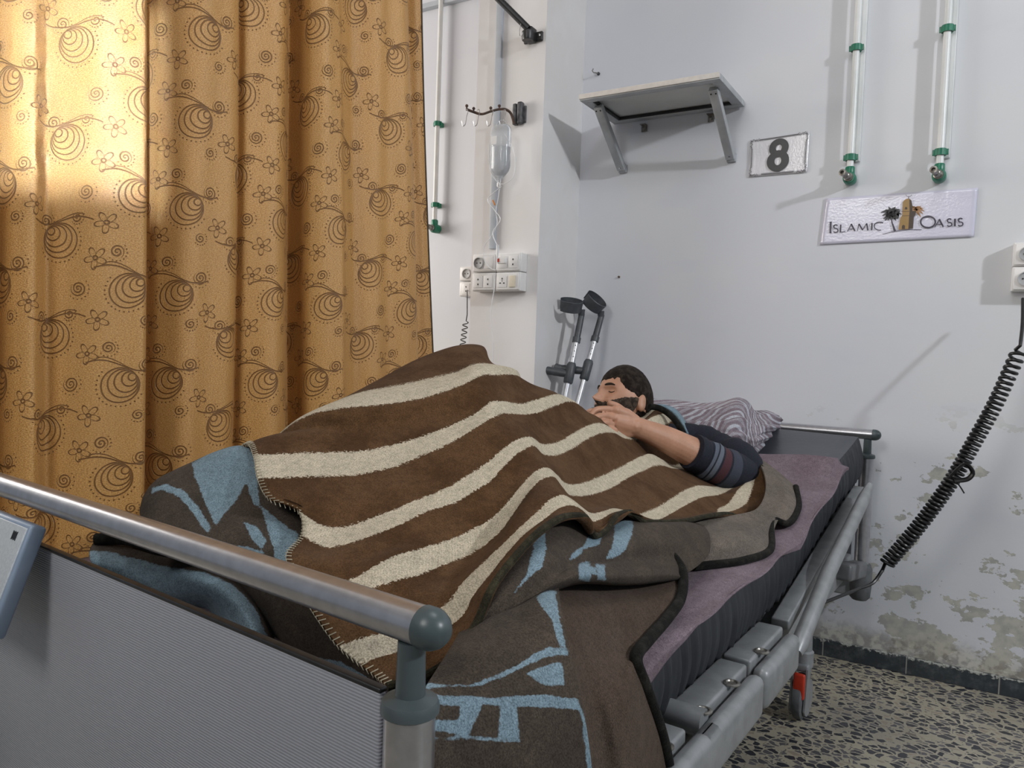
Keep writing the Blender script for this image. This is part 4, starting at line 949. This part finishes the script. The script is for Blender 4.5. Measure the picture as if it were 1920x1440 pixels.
polysA1 = [[(360, 868), (395, 850), (440, 832), (466, 838), (480, 870), (484, 920), (487, 950), (475, 945), (462, 905), (445, 935), (420, 965), (405, 985), (392, 960), (378, 925), (366, 895)],
 [(285, 915), (310, 908), (345, 920), (375, 955), (395, 990), (390, 1000), (360, 960), (335, 930), (305, 918), (285, 925)],
 [(455, 978), (480, 985), (500, 1015), (490, 1030), (472, 1010)], [(490, 950), (520, 975), (560, 1000), (555, 1040), (520, 1060), (505, 1000)],
 [(440, 1020), (500, 1035), (470, 1050)], [(585, 1232), (640, 1240), (690, 1270), (700, 1285), (640, 1272)]]
patch('foot_bump', A1, polysA1, M['greyblue'])
A2 = [
 [(178, 1012, .83), (240, 1018, .77), (300, 1028, .71), (370, 1042, .63), (430, 1070, .56), (480, 1115, .49), (515, 1172, .44), (540, 1230, .40)],
 [(168, 1032, .79), (235, 1040, .73), (300, 1056, .665), (375, 1066, .565), (432, 1090, .495), (474, 1135, .43), (500, 1190, .385), (515, 1240, .385)],
 [(170, 1052, .765), (235, 1062, .705), (298, 1078, .64), (366, 1084, .54), (416, 1104, .475), (456, 1145, .415), (480, 1195, .37), (492, 1245, .375)],
 [(185, 1072, .755), (243, 1088, .695), (303, 1104, .63), (362, 1106, .55), (402, 1120, .50), (436, 1152, .45), (455, 1198, .41), (465, 1250, .385)],
 [(205, 1092, .755), (258, 1110, .70), (313, 1128, .635), (362, 1126, .57), (394, 1134, .53), (418, 1158, .49), (430, 1205, .45), (436, 1255, .42)],
 [(225, 1110, .77), (270, 1128, .72), (320, 1148, .66), (360, 1144, .61), (388, 1146, .575), (405, 1166, .54), (412, 1215, .5), (415, 1260, .46)],
 [(245, 1125, .80), (285, 1142, .75), (328, 1160, .71), (362, 1158, .66), (386, 1154, .63), (398, 1170, .60), (402, 1215, .56), (402, 1260, .52)]]
patch('rolled_end', A2, [[(100, 1028), (200, 1034), (300, 1060), (380, 1072), (440, 1098), (478, 1140), (500, 1190), (520, 1260), (380, 1280), (100, 1180)]], M['greyblue'], sm=8, thick=.006)
strip_tube([Vector(q) for q in grid_world(np.array([cr([(180, 1012, .81), (230, 1010, .76), (300, 1030, .69), (370, 1046, .62), (430, 1072, .55), (480, 1112, .48), (515, 1168, .42), (545, 1220, .38)], 60)]))[0]], .010, 'black_binding', M['black_edge'], gb, 10, ry=.6, label='black bound edge')
A3 = [
 [(870, 1165, .12), (930, 1130, .11), (985, 1110, .09), (1030, 1098, .06), (1048, 1103, .05)],
 [(850, 1205, .075), (905, 1170, .065), (970, 1145, .05), (1028, 1130, .025), (1052, 1138, .015)],
 [(815, 1260, .05), (890, 1225, .035), (965, 1205, .02), (1035, 1195, .0), (1064, 1200, -.01)],
 [(790, 1305, .035), (880, 1290, .015), (965, 1278, -.005), (1045, 1270, -.022), (1083, 1275, -.03)],
 [(780, 1365, .02), (880, 1360, -.002), (970, 1355, -.02), (1055, 1350, -.034), (1098, 1352, -.042)],
 [(770, 1440, .012), (880, 1440, -.008), (980, 1440, -.028), (1065, 1440, -.042), (1110, 1440, -.05)],
 [(760, 1540, .01), (880, 1540, -.01), (985, 1540, -.03), (1072, 1540, -.044), (1120, 1540, -.052)],
 [(760, 1700, .01), (880, 1700, -.01), (985, 1700, -.03), (1078, 1700, -.044), (1128, 1700, -.052)]]
polysA3 = [[(1005, 1120), (1025, 1104), (1042, 1108), (1050, 1170), (1062, 1215), (1050, 1212), (1035, 1165), (1018, 1140)],
 [(880, 1285), (940, 1262), (1000, 1228), (1030, 1214), (1062, 1216), (1068, 1228), (1020, 1232), (960, 1262), (900, 1286), (830, 1288), (800, 1290), (800, 1282)],
 [(985, 1262), (1045, 1240), (1055, 1245), (1058, 1285), (1015, 1282)],
 [(800, 1303), (880, 1305), (920, 1308), (1000, 1302), (1082, 1310), (1090, 1330), (1030, 1326), (970, 1325), (975, 1388), (935, 1385), (938, 1325), (905, 1320), (885, 1360), (880, 1380), (800, 1368), (800, 1350), (860, 1350), (862, 1325), (800, 1320)],
 [(800, 1384), (880, 1380), (976, 1388), (976, 1392), (880, 1386), (800, 1389)],
 [(1088, 1335), (1094, 1335), (1108, 1400), (1115, 1500), (1106, 1500), (1098, 1400)]]
patch('hanging_flap', A3, polysA3, M['greyblue'])
A4 = [
 [(885, 1160, .10), (915, 1098, .105), (960, 1038, .115), (1012, 988, .125), (1060, 972, .13), (1098, 985, .13), (1130, 990, .135), (1178, 972, .14), (1240, 977, .135), (1295, 978, .125), (1320, 985, .115)],
 [(888, 1165, .085), (925, 1110, .085), (972, 1060, .085), (1024, 1018, .09), (1070, 1006, .095), (1108, 1012, .10), (1150, 1004, .10), (1205, 990, .10), (1255, 984, .095), (1302, 986, .09), (1330, 1003, .08)],
 [(892, 1170, .08), (935, 1125, .07), (985, 1085, .062), (1035, 1050, .06), (1072, 1040, .068), (1108, 1038, .072), (1150, 1030, .066), (1205, 1018, .058), (1255, 1014, .055), (1300, 1020, .052), (1330, 1036, .045)],
 [(898, 1172, .08), (945, 1136, .07), (992, 1102, .065), (1038, 1075, .06), (1068, 1062, .07), (1100, 1060, .078), (1145, 1053, .078), (1195, 1046, .078), (1245, 1044, .072), (1290, 1050, .06), (1312, 1058, .05)],
 [(900, 1176, .08), (950, 1142, .066), (998, 1112, .058), (1042, 1085, .05), (1075, 1062, .05), (1105, 1058, .055), (1150, 1060, .055), (1200, 1062, .05), (1245, 1062, .045), (1270, 1070, .04), (1285, 1078, .04)],
 [(902, 1178, .08), (955, 1146, .066), (1004, 1118, .052), (1044, 1096, .038), (1080, 1082, .028), (1110, 1078, .028), (1150, 1080, .028), (1200, 1080, .028), (1245, 1078, .028), (1270, 1080, .03), (1282, 1084, .034)],
 [(906, 1180, .085), (958, 1150, .072), (1008, 1122, .060), (1048, 1104, .05), (1082, 1094, .042), (1112, 1093, .04), (1150, 1096, .038), (1200, 1095, .036), (1245, 1090, .034), (1268, 1088, .034), (1280, 1088, .036)],
 [(910, 1183, .11), (962, 1153, .10), (1010, 1125, .09), (1050, 1106, .085), (1085, 1096, .085), (1112, 1096, .085), (1150, 1098, .08), (1200, 1097, .075), (1245, 1092, .065), (1266, 1090, .06), (1278, 1090, .06)]]
polysA4 = [[(1002, 1000), (1022, 993), (1023, 1040), (1015, 1065), (985, 1090), (965, 1110), (990, 1070), (1000, 1030)],
 [(1105, 1005), (1128, 1003), (1125, 1020), (1095, 1030), (1082, 1045), (1068, 1050), (1072, 1038), (1095, 1022)],
 [(1152, 976), (1187, 974), (1185, 1005), (1172, 1032), (1150, 1048), (1135, 1048), (1150, 1020), (1152, 1000)],
 [(1085, 1056), (1104, 1054), (1110, 1075), (1105, 1092), (1085, 1086)], [(1118, 1056), (1134, 1060), (1136, 1088), (1120, 1088)], [(1104, 1062), (1118, 1064), (1120, 1078), (1106, 1078)]]
patch('gathered_fold', A4, polysA4, M['greyblue'], sub=12, sm=8)
# second layer: brown grey, black bound edge
bb_ = empty('bordered_blanket', L(.5, .05, .5), 'brown grey wool blanket with thick black bound edge spilling over the near side', 'blanket')
B1 = [
 [(1020, 1092, .10), (1080, 1088, .10), (1150, 1086, .10), (1210, 1070, .10), (1240, 1045, .09), (1250, 1030, .08)],
 [(1030, 1115, .06), (1090, 1112, .06), (1150, 1110, .055), (1215, 1102, .05), (1258, 1085, .042), (1278, 1070, .036)],
 [(1040, 1150, .03), (1095, 1142, .035), (1155, 1138, .032), (1215, 1135, .026), (1255, 1130, .02), (1276, 1120, .016)],
 [(1048, 1195, .008), (1098, 1180, .02), (1150, 1182, .02), (1200, 1180, .014), (1232, 1172, .01), (1250, 1160, .008)],
 [(1058, 1240, -.006), (1100, 1222, .006), (1140, 1228, .006), (1175, 1230, .004), (1195, 1215, .004), (1215, 1200, .002)],
 [(1068, 1290, -.016), (1105, 1268, -.006), (1138, 1275, -.016), (1165, 1272, -.020), (1185, 1250, -.014), (1192, 1235, -.010)],
 [(1080, 1350, -.028), (1115, 1325, -.022), (1148, 1335, -.036), (1175, 1325, -.040), (1200, 1305, -.030), (1210, 1290, -.024)],
 [(1090, 1430, -.036), (1130, 1420, -.034), (1165, 1430, -.046), (1195, 1425, -.046), (1225, 1405, -.038), (1243, 1390, -.032)],
 [(1100, 1540, -.04), (1140, 1540, -.04), (1180, 1540, -.05), (1215, 1540, -.05), (1245, 1530, -.04), (1265, 1520, -.036)],
 [(1110, 1700, -.04), (1150, 1700, -.04), (1190, 1700, -.05), (1225, 1700, -.05), (1260, 1690, -.04), (1280, 1680, -.036)]]
o1, P1 = patch('hanging_side', B1, [], M['brown'], parent=bb_, sm=8)
strip_tube([Vector(q) for q in P1[2::2, -1]], .0085, 'black_binding', M['black_edge'], bb_, 12, label='thick black bound edge')
C1 = [
 SP((1285, 985, .07), (1330, 972, .06), (1378, 965, .05), (1420, 952, .045), (1436, 915, .045), (1428, 875, .05), (1412, 852, .05)),
 SP((1292, 1000, .06), (1340, 988, .055), (1390, 980, .045), (1432, 968, .04), (1456, 935, .04), (1456, 893, .045), (1438, 868, .045)),
 SP((1300, 1018, .05), (1345, 1000, .06), (1395, 994, .055), (1434, 985, .04), (1463, 955, .045), (1474, 915, .04), (1460, 885, .04)),
 SP((1305, 1040, .035), (1350, 1020, .05), (1400, 1014, .04), (1440, 1005, .025), (1460, 975, .03), (1488, 935, .03), (1478, 900, .03)),
 SP((1300, 1062, .018), (1340, 1058, .016), (1397, 1050, .014), (1443, 1032, .012), (1450, 975, .03), (1476, 982, .018), (1496, 955, .016), (1492, 912, .02))]
o2, P2 = patch('hem_by_elbow', C1, [], M['taupe'], parent=bb_, sm=6, label='taupe underside by the elbow')
strip_tube([Vector(q) for q in P2[-1, ::3]], .0075, 'black_binding', M['black_edge'], bb_, 12)

# ------------------------------------------------------------------ striped towel pillow
T1 = [
 SP((1205, 790, .01), (1290, 790, .0), (1370, 790, .0), (1400, 792, .0), (1440, 800, .0), (1462, 805, -.01)),
 SP((1205, 768, .09), (1290, 770, .08), (1360, 768, .09), (1392, 762, .09), (1410, 775, .08), (1440, 782, .06), (1462, 790, .05)),
 SP((1205, 750, .13), (1270, 754, .12), (1320, 759, .12), (1355, 755, .13), (1386, 748, .14), (1403, 756, .13), (1411, 771, .10), (1438, 771, .10), (1460, 780, .085)),
 SP((1212, 760, .13), (1280, 766, .13), (1325, 771, .13), (1360, 768, .14), (1390, 763, .145), (1404, 775, .12), (1415, 782, .105), (1443, 783, .10), (1466, 791, .07)),
 SP((1235, 780, .12), (1295, 787, .12), (1335, 790, .12), (1368, 789, .125), (1394, 786, .12), (1404, 797, .10), (1416, 802, .09), (1440, 802, .085), (1458, 803, .06)),
 SP((1262, 800, .10), (1315, 807, .10), (1350, 811, .10), (1376, 811, .10), (1394, 811, .09), (1404, 820, .07), (1414, 823, .07), (1432, 820, .06), (1446, 817, .04)),
 SP((1285, 825, .07), (1330, 828, .075), (1362, 831, .07), (1382, 836, .06), (1396, 840, .05), (1404, 845, .04), (1412, 846, .04), (1422, 840, .035), (1434, 832, .02)),
 SP((1300, 845, .03), (1345, 848, .02), (1372, 852, .02), (1388, 856, .01), (1398, 860, .0), (1404, 862, -.005), (1410, 860, -.005), (1416, 854, -.005), (1426, 843, -.005))]
G, ts = surf(T1, 220, 12, 10, 1)
# pleat ridges
P_ = grid_world(G); nrm = np.zeros_like(P_); dv = np.gradient(P_, axis=0); du = np.gradient(P_, axis=1); nr = np.cross(du, dv); nr /= np.linalg.norm(nr, axis=2, keepdims=True)+1e-9
amp = np.array([[.004*math.sin(t*5.2+j*.014)+.0022*math.sin(t*11+j*.03) for j in range(220)] for t in ts]); P_ += nr*amp[..., None]
tw = grid_obj('folded_pillow', P_, M['towel'], None, .012, flip=True, label='folded mauve and grey striped blanket used as a pillow behind the head', cat='pillow')
MB().tube([P for P in [Vector(q) for q in grid_world(np.array([cr([(1330, 828, .42), (1345, 812, .40), (1362, 800, .38), (1380, 800, .36), (1376, 812, .355), (1362, 826, .36)], 40)]))[0]]], .009, 10).build('rolled_corner', M['towel'], tw)

# ================================================================== PERSON
def skinm():
    m, b = newmat('skin', rough=.5, Subsurface_Weight=.08); v = geo(); b.inputs['Subsurface Radius'].default_value = (.01, .004, .002)
    c = mix(noise(v, 25, 4).step(.3, .7), (.40, .205, .125), (.47, .25, .16)); h = noise(geo((1, 1, 1)), 380, 2).step(.60, .72); arm_ = attr('hairy')
    setc(b, mix(h*arm_*.45, c, (.12, .06, .035))); bump(b, noise(v, 300, 3), .2, .0008); return m
M['skin'] = skinm()
M['hair'] = wool('dark_hair', lambda b, v: mix(noise(v, 60).step(.4, .6), (.016, .012, .010), (.035, .027, .021)), 900)
M['beard'] = wool('greying_beard', lambda b, v: mix(noise(v, 90).step(.4, .6), (.035, .026, .02), (.075, .055, .042)), 900)
M['lips'] = mottled('lips', (.33, .13, .10), (.36, .15, .11), 40, .5)

HC = PX(1170, 752, .585)                                   # head centre
fdir = (-EL*.86+EB*.42+UP*.28).normalized(); uv_ = (UP*.86+EL*.50).normalized(); uv_ = (uv_-fdir*uv_.dot(fdir)).normalized(); rv = fdir.cross(uv_)
def head_shape(p):
    """p on unit sphere -> head local (x right, y forward, z up)"""
    x, y, z = p; X_, Y_, Z_ = x*.069, y*.088, z*.104
    if z < 0:
        k = -z; X_ *= 1-.30*k**1.4*(1 if y > -.3 else .8)
        if y < .25: Y_ += .035*k*(1 if y < 0 else 1-y/.25)      # neck hollow at the back
        if y > 0: Y_ += .012*k*y
    if y > 0:
        flat = (1-abs(x))*y; Y_ -= .006*flat*(z > -.2)
        g = lambda cx, cz, sx, sz: math.exp(-((x-cx)/sx)**2-((z-cz)/sz)**2)
        Y_ += y*(.024*g(0, -.20, .13, .13)+.014*g(0, -.03, .10, .20)+.008*g(0, .20, .6, .09)-.013*(g(.40, .05, .17, .12)+g(-.40, .05, .17, .12))
                 +.008*(g(.40, .04, .10, .06)+g(-.40, .04, .10, .06))+.007*g(0, -.50, .22, .045)+.006*g(0, -.60, .20, .05)-.004*g(0, -.545, .22, .02)+.012*g(0, -.82, .25, .16)
                 +.006*(g(.5, -.25, .2, .2)+g(-.5, -.25, .2, .2))-.004*g(0, -.38, .1, .08))
    return Vector((X_, Y_, Z_))
def hw(q): return HC+rv*q.x+fdir*q.y+uv_*q.z
def ico(sub):
    bm = bmesh.new(); bmesh.ops.create_icosphere(bm, subdivisions=sub, radius=1); bm.verts.ensure_lookup_table()
    v = [v.co.normalized() for v in bm.verts]; f = [tuple(x.index for x in q.verts) for q in bm.faces]; bm.free(); return v, f
pv = PX(1182, 797, .415)
body = MB(); iv, if_ = ico(6)
body.add([hw(head_shape(p)) for p in iv], if_)
for s in (-1, 1):                                           # ears
    iv2, if2 = ico(3); body.add([hw(Vector((s*.069+q.x*.008*(1+.5*abs(q.z)), -.008+q.y*.0145, -.014+q.z*.026))) for q in iv2], if2)
def limb(pts, rs, n=20, ry=1, side=None, sub=8):
    P = cr3(pts, len(pts)*sub); d = np.linalg.norm(np.diff(np.array([tuple(p) for p in pts]), axis=0), axis=1); t = np.concatenate([[0], np.cumsum(d)])
    R_ = np.interp(np.linspace(0, t[-1], len(P)), t, rs); m = MB(); R_ = list(R_)
    # rounded ends
    body.tube(P, R_, n, ry=ry, side=side)
    for q, r in ((P[0], R_[0]), (P[-1], R_[-1])):
        iv3, if3 = ico(2); body.add([q+Vector(v)*r*.97 for v in iv3], if3)
chest = L(1.38, .53, .700); pelvis = L(.92, .55, .690)
neck0 = hw(Vector((0, -.015, -.075))); neck1 = L(1.49, .545, .745)
limb([neck0, (neck0+neck1)/2, neck1], [.050, .052, .060])
limb([L(1.46, .56, .705), L(1.35, .56, .69), L(1.1, .55, .69), pelvis], [.060, .068, .070, .075], ry=1.15, side=UP)
# left arm (near the camera)
sh = PX(1326, 830, bsol(1326, 824, .085)); up1 = PX(1360, 852, bsol(1362, 846, .062)); up2 = PX(1390, 868, bsol(1390, 868, .045)); el_ = PX(1388, 888, .215); cuff = PX(1298, 848, .300); wr = PX(1188, 799, .400)
limb([L(1.45, .53, .72), sh, up1, up2, el_], [.040, .036, .034, .033, .033])
limb([el_, PX(1345, 870, .25), cuff, PX(1245, 822, .350), PX(1212, 808, .380), wr], [.036, .039, .039, .033, .027, .0255], ry=.85, side=UP)
# hand
kn = PX(1150, 789, .432)
handax = (kn-wr).normalized()
view = (CAM-kn).normalized(); hs = handax.cross(view).normalized()   # across the knuckles in the picture plane
if hs.dot(UP) < 0: hs = -hs
palm = [wr, wr.lerp(kn, .35), wr.lerp(kn, .7), kn]
for off, r in ((.026, .0135), (.009, .0145), (-.009, .014), (-.024, .0125)):
    body.tube([wr+hs*off*.45, wr.lerp(kn, .5)+hs*off*.85, kn+hs*off], [.017, .0165, r], 14, ry=.85)
    iv3, if3 = ico(2); body.add([kn+hs*off+Vector(v)*r for v in iv3], if3)
body.tube([wr, wr.lerp(kn, .5), kn], [.024, .0265, .022], 16, ry=.8)
def finger(pix, rs):
    P = [PX(*q) for q in pix]; c = cr3(P, 20); R_ = list(np.interp(np.linspace(0, 1, 20), np.linspace(0, 1, len(rs)), rs)); body.tube(c, R_, 12)
    iv3, if3 = ico(2); body.add([c[-1]+Vector(v)*R_[-1] for v in iv3], if3); body.add([c[0]+Vector(v)*R_[0] for v in iv3], if3)
finger([(1158, 772, .43), (1135, 767, .445), (1115, 770, .46), (1106, 781, .465)], [.0095, .0088, .008, .0068])
finger([(1150, 784, .43), (1128, 780, .44), (1112, 787, .45), (1110, 796, .455)], [.0095, .0088, .008, .007])
finger([(1146, 796, .425), (1130, 794, .43), (1120, 803, .437), (1124, 812, .44)], [.0092, .0085, .0078, .007])
finger([(1152, 808, .415), (1140, 808, .42), (1134, 816, .425), (1140, 822, .43)], [.0092, .0088, .008, .0072])
finger([(1176, 784, .42), (1168, 772, .435), (1156, 762, .452), (1144, 757, .462)], [.0125, .0112, .010, .0085])
# right hand, mostly covered
finger([w if False else (1128, 786, .50), (1118, 776, .50), (1108, 772, .49), (1100, 776, .485)], [.011, .010, .009, .008])
# legs under the blanket: bent knees
for bo in (.46, .62):
    kz = .86 if bo > .5 else .80; kl = .70 if bo > .5 else .62; fl = .36
    limb([L(.92, bo, .69), L(kl, bo-.01, kz)], [.075, .052]); limb([L(kl, bo-.01, kz), L(fl, bo+.03, .66)], [.052, .036])
me = bpy.data.meshes.new('tmp'); me.from_pydata([tuple(v) for v in body.v], [], body.f); tmp = bpy.data.objects.new('tmp', me); COL.objects.link(tmp)
bm = bmesh.new(); bm.from_mesh(me); bmesh.ops.recalc_face_normals(bm, faces=bm.faces); bm.to_mesh(me); bm.free()
md = tmp.modifiers.new('r', 'REMESH'); md.mode = 'VOXEL'; md.voxel_size = .0023; md.use_smooth_shade = True
ms_ = tmp.modifiers.new('s', 'SMOOTH'); ms_.factor = .5; ms_.iterations = 2
bpy.context.view_layer.update(); dg = bpy.context.evaluated_depsgraph_get(); me2 = bpy.data.meshes.new_from_object(tmp.evaluated_get(dg)); bpy.data.objects.remove(tmp)
person = empty('person', L(1.2, .5, .61), 'person lying on the bed in a navy sweater, one hand raised to the mouth', 'person')
me2.transform(Matrix.Translation(-person.location)); me2.name = 'body'; me2.materials.clear(); me2.materials.append(M['skin'])
nv = len(me2.vertices); co_ = np.zeros(nv*3); me2.vertices.foreach_get('co', co_); co_ = co_.reshape(-1, 3)+np.array(person.location)
dh = np.linalg.norm(co_-np.array(cuff), axis=1); at = me2.attributes.new('hairy', 'FLOAT', 'POINT'); at.data.foreach_set('value', np.clip(1.6-dh/.12, 0, 1).astype(np.float32))
bo_ = bpy.data.objects.new('body', me2); COL.objects.link(bo_); bo_.parent = person
for p in me2.polygons: p.use_smooth = True
# hair and beard shells following the skull
def shell(name, test, off, mat, **kw):
    iv, if_ = ico(6); m = MB(); val = [test(p) for p in iv]; idx = {}; vs = []; fs = []
    for i, p in enumerate(iv):
        k = min(max(val[i], 0), 1); q = head_shape(p); d = Vector(p).normalized(); nz = mnoise.noise(Vector(p)*9)*.5+mnoise.noise(Vector(p)*28)*.5
        vs.append(hw(q+Vector((d.x, d.y, d.z))*(off*(k**.5)*(1+.25*nz)-.0022*(k < .05))))
    for f in if_:
        if max(val[i] for i in f) > 0: fs.append(f)
    used = sorted({i for f in fs for i in f}); mp = {u: k for k, u in enumerate(used)}
    m.add([vs[u] for u in used], [tuple(mp[i] for i in f) for f in fs]); return m.build(name, mat, person, **kw)
def hair_t(p):
    x, y, z = p; line = .42+.10*x*x*0+(.0)-max(0, -y)*.9-max(0, abs(x)-.55)*.9
    return (z+.08*mnoise.noise(Vector(p)*6)-max(line, -.35)-.0)*5 if y > -.2 or z > -.30 else 1 if z > -.45 else 0
def beard_t(p):
    x, y, z = p
    if y < -.05: return -1
    jaw = (-.27-z)+.50*max(0, abs(x)-.50); mouth = math.exp(-(x/.26)**2-((z+.545)/.05)**2)*1.0
    return (jaw*9+.25*mnoise.noise(Vector(p)*8)-mouth*2)*1.0
shell('hair', hair_t, .0055, M['hair']); shell('beard', beard_t, .0035, M['beard'])
# eyes, brows
for s in (-1, 1):
    e = head_shape(Vector((s*.40, .86, .06)).normalized()); iv3, if3 = ico(2)
    m = MB(); bp = [hw(head_shape(Vector((s*t, .9, .20+.05*math.sin((t-.15)*5))).normalized())+Vector((0, .0006, 0))) for t in np.linspace(.16, .62, 10)]
    m.tube(bp, [.0015, .003, .0036, .0038, .0036, .0034, .003, .0026, .002, .001], 8); m.build('eyebrow', M['hair'], person)
    m = MB(); bp = [hw(head_shape(Vector((s*t, .9, .045-.035*math.sin((t-.26)/.30*PI))).normalized())+Vector((0, .0006, 0))) for t in np.linspace(.26, .56, 10)]
    m.tube(bp, .0011, 6); m.build('eyelashes', M['hair'], person)
m = MB(); bp = [hw(head_shape(Vector((t, .9, -.545*1.08)).normalized())+Vector((0, .001, 0))) for t in np.linspace(-.2, .2, 12)]; m.tube(bp, [.0005, .0015, .0025, .003, .003, .0028, .0028, .003, .003, .0025, .0015, .0005], 8, ry=1.4); m.build('lips', M['lips'], person)
# sweater
def sweater():
    m, b = newmat('sweater_knit', rough=.92); s = attr('arm'); v = geo(); n = noise(v, 240, 3); st_ = s
    c = mix(n.step(.3, .7), (.004, .0055, .013), (.009, .011, .022))
    def band(c, a, e, col): 
        k = st_.step(a-.004, a+.004)*(1-st_.step(e-.004, e+.004)); return mix(k, c, col)
    c = band(c, .17, .23, (.085, .10, .13)); c = band(c, .245, .285, (.10, .115, .145)); c = band(c, .30, .36, (.055, .018, .024)); c = band(c, .375, .46, (.035, .04, .058))
    setc(b, c); bump(b, n, .5, .002); return m
M['sweater'] = sweater()
P = cr3([PX(1296, 846, .300), PX(1318, 858, .28), PX(1345, 872, .25), PX(1372, 884, .225), PX(1392, 888, .215), up2, up1, sh, L(1.48, .50, .735), L(1.44, .56, .71), L(1.34, .56, .69), L(1.15, .56, .68)], 130)
d = np.concatenate([[0], np.cumsum([ (q-p_).length for p_, q in zip(P[:-1], P[1:])])])
pv_ = [np.linalg.norm(0) for _ in ()]
rr = np.interp(np.linspace(0, 1, 130), [0, .05, .15, .28, .36, .45, .6, .68, .78, 1], [.045, .049, .053, .051, .044, .044, .052, .070, .088, .095])
rr = [r*(1+.035*math.sin(i*.9)+.02*math.sin(i*2.3)) for i, r in enumerate(rr)]
m = MB(); m.tube(P, rr, 40, ry=1.0, side=UP)
sw = m.build('sweater', M['sweater'], person, label='navy sweater with grey and maroon sleeve bands')
vals = np.repeat(d/.25, 40); a_ = sw.data.attributes.new('arm', 'FLOAT', 'POINT'); a_.data.foreach_set('value', vals.astype(np.float32))

# pale blue and black bound blanket edge over the chest
m = MB(); pts = [PX(*q) for q in ((1218, 762, .47), (1238, 766, .45), (1256, 778, .42), (1270, 794, .39), (1281, 812, .37))]
strip_tube(cr3(pts, 40), .0085, 'chest_binding', M['black_edge'], gb, 10, label='black bound edge over the chest')
o_, Pq = patch('chest_turnover', [[(1232, 761, .465), (1248, 766, .445), (1266, 780, .42), (1278, 796, .39), (1287, 815, .37)], [(1246, 762, .47), (1262, 768, .45), (1277, 784, .425), (1286, 800, .395), (1292, 815, .375)]], [[(1200, 700), (1400, 700), (1400, 900), (1200, 900)]], M['greyblue'], nu=60, sub=6, sm=2)

# ================================================================== POWER CORD, right
cordr = empty('power_cord', W(1700, 1040, 2.4), 'long black coiled cord stretched from the right wall socket to the bed', 'cord')
ctl = [W(1918, 560, 2.62), W(1917, 610, 2.55), W(1912, 656, 2.50), W(1862, 765, 2.46), W(1825, 831, 2.44), W(1787, 897, 2.42), W(1730, 977, 2.40), W(1662, 1058, 2.38)]
A_ = cr3(ctl[2:], 400); pts = [p for p in cr3(ctl[:3], 14)[:-1]]; n_c = 1900; turns = 52
Pa = np.array([tuple(p) for p in A_]); dd = np.concatenate([[0], np.cumsum(np.linalg.norm(np.diff(Pa, axis=0), axis=1))])
for i in range(n_c):
    t = i/(n_c-1); s = (t**.86)*dd[-1]; c = Vector([np.interp(s, dd, Pa[:, k]) for k in range(3)]); j = min(int(np.searchsorted(dd, s)), 398); tn = Vector(Pa[j+1]-Pa[j]).normalized()
    a1 = tn.cross(UP).normalized(); a2 = tn.cross(a1); an = 2*PI*turns*t; pts.append(c+(a1*math.cos(an)+a2*math.sin(an))*.0165)
tail = cr3([W(1655, 1068, 2.38), W(1640, 1090, 2.36), W(1610, 1104, 2.30), W(1575, 1118, 2.2), W(1545, 1130, 2.1)], 20); pts += tail
MB().tube(pts, .0047, 8).build('coil', M['cord'], cordr)
tie = W(1806, 893, 2.40); m = MB(); m.tube(cr3([W(1778, 900, 2.41), W(1795, 880, 2.40), W(1810, 870, 2.40), W(1824, 888, 2.40), W(1818, 896, 2.40), W(1790, 902, 2.40)], 24), .0045, 8, ry=1.8); m.tube(cr3([W(1795, 905, 2.4), W(1802, 915, 2.4), W(1808, 925, 2.4)], 6), .002, 6)
m.build('cord_tie', M['cord'], cordr, label='black tie knotted round the coil')
